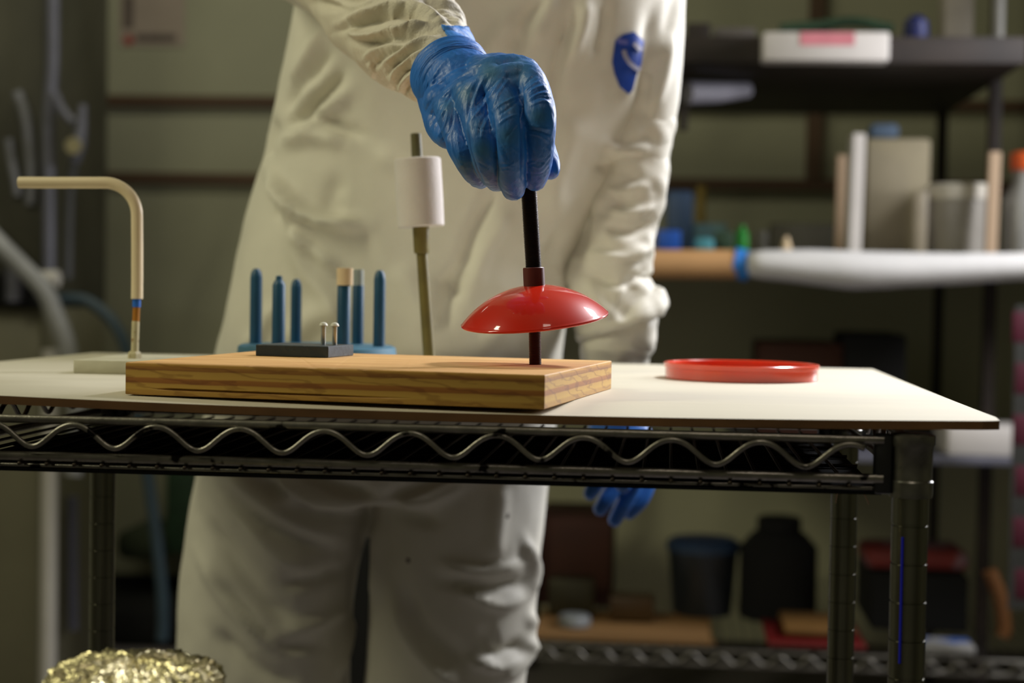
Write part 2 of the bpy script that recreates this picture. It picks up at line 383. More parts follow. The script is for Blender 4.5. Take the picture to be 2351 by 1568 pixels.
# corner weld sleeves, black to stand in for the dark gap by the collar
s0 = boxo('corner_gap_plate', (-.006, -.006, -.040), (.006, .006, .002), MBLKPL, cart, bev=.002); s0.location = (PX-.020, -.212, .999)
for x, y in ((PX-.02, PY+.002), (-PX+.02, PY+.002), (-PX+.02, -.002)): copypart(s0, cart, (x, y-.21, .999))
XA, XB = -PX+.02, PX-.02
def rod(name, a, b, r, m=MCHROME, seg=12):
    bm = bmesh.new(); n = max(2, int((Vector(b)-Vector(a)).length/.05)); tube(bm, [Vector(a).lerp(Vector(b), i/n) for i in range(n+1)], r, seg)
    return cpart(name, bm, m, angle=1.0)
for y in (-.006, PY+.006):
    rod('top_rail', (XA, y, -.0035), (XB, y, -.0035), .0031); rod('bottom_rail', (XA, y, -.0305), (XB, y, -.0305), .0034)
for x in (-PX, PX):
    rod('top_rail', (x, .016, -.0035), (x, PY-.016, -.0035), .0031); rod('bottom_rail', (x, .016, -.0305), (x, PY-.016, -.0305), .0034)
SP = .0618; SX = -.2342
def snake(ax, fixed, lo, hi):
    pts = []; x = lo
    while x <= hi+1e-6:
        c = math.cos((x-SX)/SP*2*PI); v = c+.16*(1-c*c)   # broad crests, tighter dips
        z = -.0148+.0082*v
        pts.append((x, fixed, z) if ax == 0 else (fixed, x, z)); x += .0022
    bm = bmesh.new(); tube(bm, pts, .0021, 10); return cpart('snake_wire', bm, MCHROME, smooth=True)
snake(0, -.0108, XA+.012, XB-.012); snake(0, PY+.0108, XA+.012, XB-.012); snake(1, PX+.0045, .03, PY-.03); snake(1, -PX-.0045, .03, PY-.03)
d0 = None; x = SX-6*SP/3
while x < XB-.008:
    if d0 is None:
        bm = bmesh.new(); tube(bm, [(0, -.0095, -.0358), (0, -.004, -.0358), (0, .1, -.0358), (0, .2, -.0358), (0, PY+.009, -.0358)], .0014, 8)
        d0 = cpart('deck_wire', bm, MWIREDK, smooth=True); b0 = d0.location.copy(); d0.location = (x, 0, 0)
    else: copypart(d0, cart, (x, 0, 0))
    x += SP/3
for y in (.002, .075, .15, .225, .30, .375, PY-.006): rod('cross_rod', (XA, y, -.0384), (XB, y, -.0384), .0014 if y > .01 else .0017, MWIREDK if y > .01 else MCHROME, 8)
cpart('shelf_liner', (lambda b: (box(b, (XA, 0, -.0425), (XB, PY, -.0402)), b)[1])(bmesh.new()), MDARK)
# lower deck of the cart, carries the foil bowl
ZL = -.42
for y in (-.006, PY+.006): rod('lower_rail', (XA, y, ZL), (XB, y, ZL), .0034)
for x in (-PX, PX): rod('lower_rail', (x, .016, ZL), (x, PY-.016, ZL), .0034)
bm = bmesh.new(); tube(bm, [(0, -.006, ZL+.0045), (0, PY+.006, ZL+.0045)], .0014, 8); l0 = cpart('lower_deck_wire', bm, MWIREDK, smooth=True); l0.location = (XA+.01, 0, 0)
for k in range(1, 32): copypart(l0, cart, (XA+.01+k*.0213, 0, 0))
# blue reflection on the near right post, built in as a stripe
tubeo('blue_stripe', [(PX-.0062, -.0115, -.07), (PX-.0062, -.0115, -.158)], .0009, mat('bright_blue_stripe', srgb(24, 34, 210), .4), None).parent = cart
bpy.context.view_layer.update()
bs = [c for c in cart.children if c.name.startswith('blue_stripe')][0]; bs.location = -Vector(cart.location)
# twist of wire hanging by the back right post
tw = thing('wire_tie', 'thin twisted wire tie hanging under the shelf beside the back right post', 'wire tie', at(1955, 1108, .34))
q = lambda a, b: at(a, b, .34)-at(1955, 1108, .34)
tubeo('tie_knot', [q(1938, 1101), q(1955, 1104), q(1968, 1101)], .0022, MBLKPL, tw)
tubeo('tie_end', spline([q(1942, 1102), q(1925, 1122), q(1918, 1155)], 5), .0008, MWOOD, tw, 6)
tubeo('tie_end', spline([q(1964, 1102), q(1982, 1130), q(1995, 1158)], 5), .0008, MWOOD, tw, 6)

# ---------------------------------------------------------------- white board
def bow(x): return min(.0122, .0080+.0042*((x-.06)/.36)**2)
def board():
    bm = bmesh.new(); nx, ny = 60, 20; fl = Vector((-.53, .014)); fr = Vector((.427, -.012)); bl = Vector((-.487, .738)); br = Vector((.427, .738))
    T = []; B = []
    for j in range(ny+1):
        v = j/ny
        for i in range(nx+1):
            u = i/nx; p = fl.lerp(fr, u).lerp(bl.lerp(br, u), v)
            if i == nx and j == 0: p += Vector((-.004, .004))
            wz = bow(p.x)*(1-sstep(np.array(v*6)))+.012*sstep(np.array(v*6)); wz = float(wz)
            T.append(bm.verts.new((p.x, p.y, wz))); B.append(bm.verts.new((p.x, p.y, wz-.0062)))
    I = lambda i, j: j*(nx+1)+i
    for j in range(ny):
        for i in range(nx):
            bm.faces.new((T[I(i, j)], T[I(i+1, j)], T[I(i+1, j+1)], T[I(i, j+1)])).material_index = 0
            bm.faces.new((B[I(i, j)], B[I(i, j+1)], B[I(i+1, j+1)], B[I(i+1, j)])).material_index = 1
    for i in range(nx):
        for j in (0, ny): bm.faces.new((T[I(i, j)], T[I(i+1, j)], B[I(i+1, j)], B[I(i, j)])).material_index = 1
    for j in range(ny):
        for i in (0, nx): bm.faces.new((T[I(i, j)], T[I(i, j+1)], B[I(i, j+1)], B[I(i, j)])).material_index = 1
    return obj('work_board', bm, [MBOARD, MBEDGE])
tag(board(), 'thin off-white board with brown edges lying on top of the wire cart', 'board')

# ---------------------------------------------------------------- plywood block
ZB, ZP = .012, .0365
def plyblock():
    A = onz(288, 905, ZB); B = onz(1250, 940, ZB); C_ = onz(1403, 893, ZB); D = A+(C_-B)
    A.z = B.z = C_.z = D.z = 0; t = ZP-ZB
    org = Vector((A.x, A.y, ZB)); L_ = [p-Vector((A.x, A.y, 0)) for p in (A, B, C_, D)]
    bm = bmesh.new(); per = []; n = [90, 24, 90, 24]
    for k in range(4):
        a, b = L_[k], L_[(k+1) % 4]
        for i in range(n[k]): per.append((a.lerp(b, i/n[k]), k, i/n[k]))
    nin = (L_[3]-L_[0]).normalized()
    rows = [0, .0006, .0044, .0048, .0052, .0058, .012, .018, t-.0008, t]
    rings = []
    for z in rows:
        ring = []
        for p, k, u in per:
            off = Vector((0, 0, 0)); zz = z
            cen = (L_[0]+L_[2])/2
            if z in (0, t): off = (cen-p).normalized()*.0007
            if k == 0:
                c = 0
                if .07 < u < .72: c = float(sstep(np.array((u-.07)/.06))*sstep(np.array((.72-u)/.35)))
                if z in (.0048, .0052): off = nin*.004*c
                if z == .0044: zz = z-.0003*c
                if z == .0058: zz = z+.0004*c
                zz += -.0006*math.sin(u*3.0) if .004 < z < .006 else 0
                if z == t: zz -= .0006*max(0, noise.noise(Vector((u*40, 1, 0))))
            ring.append(bm.verts.new(p+off+Vector((0, 0, zz))))
        rings.append(ring)
    m = len(per)
    for a, b in zip(rings, rings[1:]):
        for i in range(m): bm.faces.new((a[i], a[(i+1) % m], b[(i+1) % m], b[i]))
    bm.faces.new(rings[0]); bm.faces.new(rings[-1])
    o = obj('plywood_block', bm, MPLY); o.location = org
    return tag(o, 'thick rectangular plywood slab with layered edges on the white board', 'plywood')
plyblock()

# ---------------------------------------------------------------- threaded rod, collar and red dome held by the glove
base = onz(1229, 837, ZP)
RY = base.y
def thread_prof(r, length, p=.00122):
    prof = [(0, 0), (r*.9, 0)]; z = 0
    while z < length-p:
        prof += [(r*.93, z+p*.1), (r, z+p*.42), (r, z+p*.62), (r*.93, z+p*.92)]; z += p
    prof += [(r*.9, length), (0, length)]; return prof
tool = thing('plunger_tool', 'black threaded rod with maroon collar and glossy orange-red dome gripped in the blue glove', 'tool', base)
ll = at(1226, 660, RY)-base
latheo('lower_rod', thread_prof(.00505, ll.length-.004), MRODR, tool, 32, axis_mtx((0, 0, 0), ll), angle=None)
ct0 = at(1227, 661, RY)-base; ct1 = at(1225, 614, RY)-base
cl = (ct1-ct0).length
latheo('collar', [(0, 0), (.0083, 0), (.0087, .0005), (.0087, cl-.0006), (.0082, cl), (.0066, cl), (0, cl-.001)], MCOLR, tool, 40, axis_mtx(ct0, ct1))
ut = at(1206, 300, RY+.002)-base
latheo('upper_rod', thread_prof(.0066, (ut-ct1).length+.003), MRODB, tool, 36, axis_mtx(ct1-(ut-ct1).normalized()*.003, ut), angle=None)
def dome():
    R_, hh = .0588, .0262; Rs = (R_*R_+hh*hh)/(2*hh); prof = []
    n = 40; amax = math.asin(R_/Rs)
    for i in range(n+1):
        a = amax*i/n; prof.append((Rs*math.sin(a), Rs*math.cos(a)-(Rs-hh)))
    prof += [(R_+.0009, -.0006), (R_+.0008, -.0019), (R_-.0002, -.0024)]
    for i in range(n, -1, -1):
        a = amax*i/n; prof.append((max(0, (Rs-.0022)*math.sin(a)-.0004), (Rs-.0022)*math.cos(a)-(Rs-hh)-.0004))
    ax = Vector((-math.sin(math.radians(5.6)), -math.sin(math.radians(8.3)), 1)).normalized()
    cen = at(1227, 729, RY)-base
    q_ = ax.to_track_quat('Z', 'Y').to_matrix().to_4x4(); q_.translation = cen
    return latheo('dome', prof, MRED, tool, 96, q_, angle=1.2)
dome()

# ---------------------------------------------------------------- slate plate with two screws
c1 = onz(753, 822, ZP); cl_ = onz(587, 817, ZP); cr2 = onz(873, 819, ZP)
e1 = (cl_-c1); e1.z = 0; e2 = (cr2-c1); e2.z = 0; e1 = e1.normalized(); e2 = (e2-e1*e2.dot(e1)).normalized(); 
def slate():
    L1, L2, T = .0665, .058, .0098; bm = bmesh.new()
    mt = Matrix((e1, e2, (0, 0, 1))).transposed().to_4x4()
    box(bm, (0, 0, 0), (L1, L2, T), .0007, 1, mt)
    o = obj('slate_plate', bm, MSLATE); o.location = c1
    return tag(o, 'small dark slate-blue square plate on the plywood slab, two screws standing in it', 'plate')
slate()
def screw(px, py, lab):
    b = onz(px, py, ZP+.0098); b.z = ZP+.0098
    t = thing('screw', lab, 'screw', b, 'screws standing in the slate plate')
    latheo('shank', [(0, -.004), (.0019, -.004), (.0019, .0005), (.0021, .001), (.0021, .0165), (0, .0165)], MSTEEL, t, 20)
    latheo('head', [(0, .016), (.0036, .016), (.0038, .0166), (.0032, .0182), (.0018, .0192), (0, .0195)], MSCREWH, t, 28)
screw(742, 791, 'pale round-headed screw standing in the slate plate, left of the pair')
screw(768, 792, 'pale round-headed screw standing in the slate plate, right of the pair')

# ---------------------------------------------------------------- olive rod with foam roller
YO = .47
ob = at(988, 838, YO); ob.z = ZB; top = at(955, 305, YO); fo = thing('foam_roller_rod', 'leaning olive-stained rod carrying a white foam cylinder behind the plywood slab', 'rod', ob)
K = lambda px, py: at(px, py, YO)-ob
latheo('rod', [(0, 0), (.0062, 0), (.0055, .12), (0, .12)], MOLIVE, fo, 28, axis_mtx((0, 0, 0), K(968, 575)))
a, b = K(968, 582), K(966, 520); L_ = (b-a).length
latheo('sleeve', [(.004, 0), (.0072, 0), (.0078, .002), (.0083, L_), (0, L_)], MOLIVE, fo, 28, axis_mtx(a, b))
a, b = K(967, 521), K(958, 364); L_ = (b-a).length
latheo('foam_cylinder', [(0, 0), (.0222, 0), (.0232, .0012), (.0236, L_*.4), (.0234, L_-.0012), (.0222, L_), (0, L_)], MFOAM, fo, 48, axis_mtx(a, b))
a, b = K(958, 366), K(954.5, 306); L_ = (b-a).length
latheo('rod_tip', [(0, 0), (.0056, 0), (.0053, L_-.001), (.0045, L_), (0, L_)], MOLIVE2, fo, 28, axis_mtx(a, b))

# ---------------------------------------------------------------- blue peg stand
YD = .51; dc = at(728, 800, YD); dc.z = ZB
st = thing('peg_stand', 'round blue-stained disc with six upright blue pegs behind the slate plate', 'stand', dc)
latheo('disc', [(0, 0), (.079, 0), (.0815, .002), (.082, .014), (.081, .0215), (.077, .0235), (0, .0238)], MBLUEB, st, 64)
def peg(px, y0, y1, wpx, dy, kind):
    Y = YD+dy; b = at(px-2, y0, Y); b.z = ZB+.0236; h = at(px, y1, Y).z-b.z; r = wpx/2/(F/(Y-CAM.y)); 
    if kind == 'round': prof = [(0, 0), (r*1.02, 0), (r, h-.010), (r*.86, h-.004), (r*.5, h-.0005), (0, h)]
    elif kind == 'nub': prof = [(0, 0), (r*1.05, 0), (r, h-.010), (r*.75, h-.006), (r*.5, h-.0045), (r*.5, h-.001), (0, h)]
    else: prof = [(0, 0), (r*1.02, 0), (r, h-.001), (r*.93, h), (0, h)]
    o = latheo('peg', prof, MBLUED, st, 28, angle=.7); o.location = b-dc
    return o, h, r
peg(589, 779, 616, 28, -.005, 'round'); peg(641, 785, 632, 30, -.045, 'nub'); peg(681, 773, 640, 25, .05, 'round')
o1, h1, r1 = peg(790, 788, 655, 30, -.05, 'flat'); o2, h2, r2 = peg(823, 778, 655, 27, .035, 'flat'); peg(872, 786, 620, 27, -.015, 'round')
c = latheo('foam_cap', [(0, 0), (r1*1.28, 0), (r1*1.28, .0172), (0, .0175)], MCREAM, o1, 28); c.location = (0.0008, 0, h1)
c = latheo('foam_cap', [(0, 0), (r2*.95, 0), (r2*.9, .0165), (0, .0168)], MPALE, o2, 28); c.location = (0, 0, h2)

# ---------------------------------------------------------------- bent tube stand
YT = .36
wb = onz(168, 857, ZB); wb.z = ZB
ts = thing('bent_tube_stand', 'cream tube bent into an upside-down L on an off-white block, far left of the board', 'stand', wb)
boxo('base_block', (0, 0, 0), (.098, .15, .0126), MWBASE, ts, bev=.001)
bpy.context.view_layer.update()
T_ = lambda px, py: at(px, py, YT)-wb
sb = T_(309, 822); sb.z = .0126
latheo('nut', [(0, 0), (.0068, 0), (.0066, .0045), (.0052, .0068), (0, .0068)], MSTEM, ts, 6, Matrix.Translation(sb), angle=.3)
latheo('stem', [(0, 0), (.0036, 0), (.0036, (T_(311, 737)-sb).length), (0, (T_(311, 737)-sb).length)], MSTEM, ts, 24, axis_mtx(sb, T_(311.5, 737)))
a, b = T_(312, 738), T_(313.5, 703); latheo('amber_band', [(0, 0), (.0034, 0), (.0034, (b-a).length), (0, (b-a).length)], MAMBER, ts, 24, axis_mtx(a, b))
a, b = T_(313.5, 705), T_(314, 680); latheo('blue_band', [(0, 0), (.0039, 0), (.0039, (b-a).length), (0, (b-a).length)], MBLUET, ts, 24, axis_mtx(a, b))
pts = [(314.5, 686), (315, 640), (315, 560), (314.5, 500)]
cx_, cy__, rr_ = 240, 494, 74.5
for k in range(0, 13):
    an = math.radians(k*90/12); pts.append((cx_+rr_*math.cos(an), cy__-rr_*math.sin(an)))
pts += [(180, 419.5), (110, 419.5), (44, 419)]
def hollow_tube():
    bm = bmesh.new(); P = [T_(*p) for p in pts]; r = .0056
    P2 = [P[-1]+(P[-2]-P[-1])*.0001]
    rg = tube(bm, P, r, 28, cap=False); d = (P[-2]-P[-1]).normalized()
    inner = [bm.verts.new(v.co.lerp(P[-1], .22)) for v in rg[-1]]; deep = [bm.verts.new(v.co+d*.02) for v in inner]
    n = 28
    for k in range(n):
        bm.faces.new((rg[-1][k], rg[-1][(k+1) % n], inner[(k+1) % n], inner[k])); bm.faces.new((inner[k], inner[(k+1) % n], deep[(k+1) % n], deep[k]))
    bm.faces.new(deep); bm.faces.new(rg[0])
    return obj('bent_tube', bm, MTUBE, ts, angle=.9)
hollow_tube()

# ---------------------------------------------------------------- red dish
lc = Vector((.2665, .464, ZB))
latheo_d = latheo('red_dish', [(0, 0), (.0735, 0), (.0745, .0006), (.0745, .0105), (.0758, .0110), (.0760, .0150), (.0752, .0156), (.0735, .0156), (.0728, .0148), (.0722, .0085), (.071, .0075), (0, .0075)], MREDPL, None, 96)
latheo_d.location = lc; tag(latheo_d, 'shallow round red plastic dish lying on the white board, right of the plywood', 'dish')

# ---------------------------------------------------------------- foil bowl
def foil():
    YFO = -.16; c = at(311, 1640, YFO); c.z = -.30
    top_z = at(311, 1512, YFO).z-c.z; Rr = 206/(F/(YFO-CAM.y))
    me_bm = bmesh.new(); nr, ns = 110, 420; rings = []
    prof = []
    for i in range(nr+1):
        u = i/nr
        if u < .55: t = u/.55; prof.append((Rr*(.62+.38*t**.7), top_z*.9*t))
        else: t = (u-.55)/.45; prof.append((Rr*math.cos(t*PI/2)**.8 if t < 1 else 0.0, top_z*.9+top_z*.10*math.sin(t*PI/2)))
    for i, (r, z) in enumerate(prof):
        ring = []
        for k in range(ns if r > 1e-4 else 1):
            a = 2*PI*k/ns; p = Vector((r*math.cos(a), r*math.sin(a), z))
            n1 = .9*abs(noise.noise(Vector((math.cos(a)*9, math.sin(a)*9, r*14))))+abs(noise.noise(p*60))+.7*abs(noise.noise(p*150+Vector((3, 1, 2))))+.5*abs(noise.noise(p*320))
            rad = Vector((math.cos(a), math.sin(a), .9 if i > nr*.5 else 0)).normalized()
            amp = .0042 if i else 0
            ring.append(me_bm.verts.new(p+rad*(n1-.4)*amp*(1 if i > 1 else 0)))
        rings.append(ring)
    for a, b in zip(rings, rings[1:]):
        for k in range(ns):
            if len(b) == 1: me_bm.faces.new((a[k], a[(k+1) % ns], b[0]))
            else: me_bm.faces.new((a[k], a[(k+1) % ns], b[(k+1) % ns], b[k]))
    me_bm.faces.new(rings[0][::-1])
    o = obj('foil_bundle', me_bm, MFOIL); o.location = c
    k = latheo('pedestal_bin', [(0, 0), (.06, 0), (.062, .004), (.066, -.301-ZF), (0, -.301-ZF)], MDARK, None, 32); k.location = (c.x, c.y, ZF)
    tag(k, 'black pedestal bin under the crumpled foil bundle, in front of the cart', 'bin')
    return tag(o, 'round bundle wrapped in crumpled goldish foil in front of the cart, bottom left', 'foil')
foil()
# ---------------------------------------------------------------- person
YP = .90
person = thing('person', 'person in white coverall and blue gloves standing behind the cart, gripping the rod', 'person', (-.19, YP, ZF))
def pobj(name, me, m, parent=None, smooth=True):
    o = link(name, me, m, None, smooth); o.parent = parent or person
    o.location = -Vector(person.location); return o
def ring_se(bm, cx, cy, z, rx, ry, n=2.3, seg=40, back=1.0):
    out = []
    for k in range(seg):
        a = 2*PI*k/seg; c, s = math.cos(a), math.sin(a)
        x = abs(c)**(2/n)*math.copysign(1, c)*rx; y = abs(s)**(2/n)*math.copysign(1, s)*ry*(back if s > 0 else 1)
        out.append(bm.verts.new((cx+x, cy+y, z)))
    return out
def loft(bm, rings):
    n = len(rings[0])
    for a, b in zip(rings, rings[1:]):
        for k in range(n): bm.faces.new((a[k], a[(k+1) % n], b[(k+1) % n], b[k]))
    bm.faces.new(rings[0][::-1]); bm.faces.new(rings[-1])
def body_row(bm, py, xl, xr, Yc, ry, n=2.3):
    # contour seen at mid depth
    a = at(xl, py, Yc); b = at(xr, py, Yc); z = (a.z+b.z)/2
    return ring_se(bm, (a.x+b.x)/2, Yc, z, (b.x-a.x)/2, ry, n)
TORSO = [(-360, 960, 1290, .83, .07), (-320, 860, 1420, .83, .09), (-250, 760, 1500, .83, .115), (-120, 705, 1540, .83, .135), (0, 684, 1545, .835, .14), (120, 662, 1535, .845, .14), (230, 640, 1500, .855, .14),
         (330, 617, 1460, .865, .138), (372, 609, 1435, .868, .138), (420, 594, 1410, .872, .14), (500, 574, 1370, .878, .145), (600, 551, 1325, .885, .15), (700, 530, 1302, .89, .155), (800, 508, 1292, .895, .155),
         (900, 488, 1284, .90, .155), (1000, 472, 1272, .90, .15), (1080, 458, 1260, .90, .145), (1130, 452, 1256, .90, .14)]
LEGL = [(1030, 470, 830, .90, .13), (1130, 452, 868, .90, .128), (1200, 440, 850, .90, .125), (1300, 428, 820, .90, .12), (1400, 420, 804, .90, .115), (1568, 414, 797, .90, .11), (1900, 430, 800, .91, .10), (2200, 450, 780, .93, .09), (2480, 470, 750, .93, .085), (2640, 480, 740, .93, .08)]
LEGR = [(1030, 850, 1268, .90, .13), (1130, 869, 1254, .90, .128), (1200, 864, 1246, .90, .125), (1300, 859, 1236, .90, .12), (1400, 852, 1226, .90, .115), (1568, 841, 1206, .90, .11), (1900, 850, 1190, .91, .10), (2200, 870, 1170, .93, .09), (2480, 880, 1150, .93, .085), (2640, 885, 1140, .93, .08)]
def suit_base(shrink=1.0, legs=True):
    bm = bmesh.new()
    for rows in (TORSO, LEGL, LEGR):
        loft(bm, [body_row(bm, py, (xl+xr)/2-(xr-xl)/2*shrink, (xl+xr)/2+(xr-xl)/2*shrink, Y, ry*shrink, 2.25) for py, xl, xr, Y, ry in rows])
    return bm
SH_L = Vector((-.235, .82, .555)); SH_R = Vector((.155, .85, .555))
ARM_L = [SH_L, Vector((-.225, .70, .50)), at(780, -110, .56), at(868, -5, .44), at(930, 68, .35), at(985, 128, .28), at(1024, 162, .24), at(1044, 186, .220)]
ARM_LR = [.090, .078, .066, .061, .054, .0405, .0310, .0270]
A2 = lambda px, py: at(px, py, .845)
def pr_(w_, Y=.845): return w_/2/(F/(Y-CAM.y))
ARMR = [(1478, -190, 170), (1488, -60, 190), (1488, 60, 180), (1484, 180, 170), (1470, 300, 168), (1458, 400, 165), (1442, 480, 172), (1418, 560, 190), (1402, 630, 200), (1412, 700, 218)]
# the suit: trunk and legs in one mesh
bm = suit_base()
tube(bm, [SH_L+Vector((.04, 0, 0)), SH_L, ARM_L[1], ARM_L[2]], [.10, .095, .084, .070], 28)
tube(bm, [Vector((.10, .84, .56))]+[A2(x, y) for x, y, w_ in ARMR[:6]], [.09]+[pr_(w_)*.93 for x, y, w_ in ARMR[:6]], 28)
suit = remesh(bm, .0062, 8)
co, no = get_co(suit)
big = [
 # hip pull lines from the side
 ([(618, 385), (650, 440), (700, 490), (760, 512), (850, 518)], 15, .016), ([(622, 372), (610, 330), (640, 270)], 16, -.006),
 ([(640, 450), (690, 540), (740, 590), (790, 640)], 17, .013), ([(660, 520), (700, 620), (760, 690), (800, 760)], 20, .006),
 ([(640, 470), (670, 520), (700, 520)], 14, -.007), ([(700, 545), (760, 620), (820, 660)], 14, -.006),
 ([(800, 150), (740, 215), (680, 275), (640, 320)], 15, -.010), ([(770, 100), (715, 170), (670, 230), (650, 270)], 14, -.007), ([(815, 200), (740, 260), (680, 310)], 16, .007), ([(745, 60), (700, 140), (672, 200)], 12, .006),
 ([(670, 275), (740, 272), (800, 300), (850, 318)], 12, -.006), ([(640, 330), (720, 310), (800, 330)], 18, .007), ([(700, 150), (690, 230), (650, 330)], 18, .004),
 ([(850, 350), (940, 380), (1000, 400)], 24, .004), ([(780, 400), (760, 470), (800, 480)], 22, -.004), ([(650, 800), (720, 730), (800, 720)], 28, .005),
 ([(1060, 600), (1030, 680), (1010, 760)], 20, -.006), ([(1140, 430), (1085, 540), (1060, 640)], 14, -.006), ([(1180, 470), (1110, 590), (1080, 680)], 22, .005),
 ([(1000, 640), (1040, 660), (1060, 690)], 14, -.006), ([(900, 600), (960, 690), (1000, 760)], 30, .004),
 # chest
 ([(1310, 10), (1290, 110), (1270, 200), (1285, 260)], 12, -.007), ([(1350, -10), (1330, 80), (1300, 150)], 16, .006), ([(1250, 0), (1200, 60), (1180, 130)], 14, -.005), ([(1280, -20), (1240, 60), (1220, 110)], 16, .005),
 ([(1390, 0), (1385, 70), (1365, 130)], 12, -.004), ([(1500, 0), (1490, 120), (1470, 260), (1400, 330)], 18, -.005), ([(1540, 60), (1520, 180), (1480, 270)], 14, .005), ([(1180, 20), (1120, 120), (1120, 160)], 22, .004),
 ([(1380, 330), (1440, 345), (1500, 340)], 12, .005), ([(1360, 385), (1430, 385), (1500, 375)], 12, -.006), ([(1340, 250), (1280, 400), (1270, 520)], 30, .005),
 ([(1290, 520), (1250, 600), (1180, 640)], 18, -.004), ([(1240, 800), (1270, 700), (1290, 600)], 16, .005), ([(1100, 800), (1180, 720), (1260, 660)], 20, .004), ([(640, 690), (600, 760), (560, 810)], 16, .005),
 # crotch and thighs
 ([(868, 1150), (820, 1130), (740, 1105), (660, 1060)], 14, -.008), ([(860, 1165), (790, 1165), (700, 1150), (620, 1100)], 14, .006), ([(840, 1180), (740, 1180), (640, 1130), (560, 1070)], 13, -.008),
 ([(800, 1240), (700, 1210), (600, 1150), (500, 1070)], 16, .007), ([(780, 1270), (680, 1240), (580, 1190), (480, 1100)], 14, -.008), ([(470, 1090), (560, 1190), (640, 1280), (740, 1310)], 16, .006),
 ([(460, 1180), (540, 1290), (620, 1390), (700, 1420)], 18, -.007), ([(450, 1260), (530, 1380), (620, 1470), (700, 1500)], 16, .009), ([(470, 1300), (560, 1400), (640, 1480), (740, 1480)], 12, -.007), ([(640, 1340), (720, 1330), (800, 1300)], 14, -.005),
 ([(640, 1450), (730, 1430), (800, 1390)], 16, .005), ([(770, 1568), (790, 1480), (810, 1400)], 10, .006), ([(480, 1440), (600, 1540), (700, 1568)], 18, -.006),
 ([(875, 1145), (960, 1120), (1060, 1080)], 14, -.006), ([(880, 1160), (980, 1150), (1100, 1090)], 16, .005), ([(880, 1140), (940, 1180), (1010, 1200)], 14, -.005), ([(1000, 1290), (1100, 1310), (1210, 1290)], 12, .005),
 ([(1000, 1330), (1120, 1350), (1220, 1330)], 12, -.005), ([(1040, 1340), (1140, 1390), (1220, 1360)], 12, .005), ([(900, 1350), (930, 1450), (990, 1530), (1080, 1590)], 14, .007), ([(920, 1330), (960, 1430), (1040, 1500), (1100, 1540)], 18, -.006),
 ([(1100, 1430), (1140, 1500), (1210, 1470)], 14, -.006), ([(1060, 1510), (1140, 1530), (1200, 1500)], 12, .007), ([(1130, 1568), (1190, 1530), (1230, 1450)], 12, .007), ([(1150, 1100), (1140, 1200), (1130, 1300)], 22, .005), ([(1200, 1230), (1225, 1300), (1215, 1370)], 12, .006),
 ([(1215, 1400), (1222, 1450), (1200, 1500)], 12, .007), ([(872, 1180), (868, 1300), (862, 1400)], 12, .006),
]
d = folds(co, no, big)*1.75
d += .0022*nz(co, (9, 9, 5), 3.1) + .0016*nz(co, (26, 20, 14), 8.7, 2)
set_co(suit, co+no*d[:, None])
coverall = pobj('coverall', suit, MSUIT)
co, no = get_co(suit)
stv = [Vector(v) for v in co]; bvh = BVHTree.FromPolygons(stv, [tuple(p.vertices) for p in suit.polygons])
def hit(px, py):
    dr = (at(px, py, 1)-CAM).normalized(); h = bvh.ray_cast(CAM, dr); return h[0], h[1]
# dark specks on the trouser leg
for px, py, r in ((1166, 1184, 7), (937, 1287, 6)):
    h, n_ = hit(px, py)
    if h:
        b2 = bmesh.new(); lathe(b2, [(0, .0012), (r*.0003, .001), (r*.0005, .0002), (r*.0005, -.001)], 12, (n_.to_track_quat('Z', 'Y').to_matrix().to_4x4()), cap=False)
        o = obj('speck', b2, MINK); o.location = h-Vector((0, 0, 0)); o.parent = coverall
# badge
def surf_patch(name, poly, m, off, step=3.5, parent=coverall):
    from mathutils.geometry import intersect_point_tri_2d, tessellate_polygon
    P = [Vector((x, y, 0)) for x, y in poly]; bm = bmesh.new(); vs = []
    vs = [bm.verts.new(p) for p in P]; bm.faces.new(vs)
    bmesh.ops.triangulate(bm, faces=bm.faces)
    for _ in range(4):
        es = [e for e in bm.edges if e.calc_length() > step]
        if not es: break
        bmesh.ops.subdivide_edges(bm, edges=es, cuts=1); bmesh.ops.triangulate(bm, faces=bm.faces)
    bad = []
    for v in bm.verts:
        h, n_ = hit(v.co.x, v.co.y)
        if h is None: bad.append(v)
        else: v.co = h+n_*off
    if bad: bmesh.ops.delete(bm, geom=bad, context='VERTS')
    g = bmesh.ops.extrude_face_region(bm, geom=list(bm.faces)); nv = [e for e in g['geom'] if isinstance(e, bmesh.types.BMVert)]
    for v in nv: v.co += (CAM-v.co).normalized()*.0006
    o = obj(name, bm, m); o.parent = parent; return o
badge = surf_patch('badge', [(1404, 142), (1411, 93), (1430, 79), (1454, 73), (1476, 94), (1470, 146), (1459, 172), (1451, 205), (1442, 216), (1421, 199), (1409, 168)], MLOGO, .0016)
def lett(poly): surf_patch('badge_lettering', poly, MLOGOL, .0030, parent=coverall)
def stroke_poly(pts, w_):
    out = []; back = []
    for i, (x, y) in enumerate(pts):
        x0, y0 = pts[max(0, i-1)]; x1, y1 = pts[min(len(pts)-1, i+1)]; dx, dy = x1-x0, y1-y0; L_ = math.hypot(dx, dy)
        out.append((x-dy/L_*w_/2, y+dx/L_*w_/2)); back.append((x+dy/L_*w_/2, y-dx/L_*w_/2))
    return out+back[::-1]
for pl_ in ([(1429, 114), (1433, 128), (1441, 142), (1452, 152), (1464, 160)], [(1452, 98), (1459, 106), (1467, 115)]): lett(stroke_poly(pl_, 10))
surf_patch('badge_lavender', stroke_poly([(1414, 92), (1426, 95), (1439, 97)], 11), mat('lavender_badge_print', srgb(96, 100, 170), .5), .0030)  # lavender print at the upper left of the badge
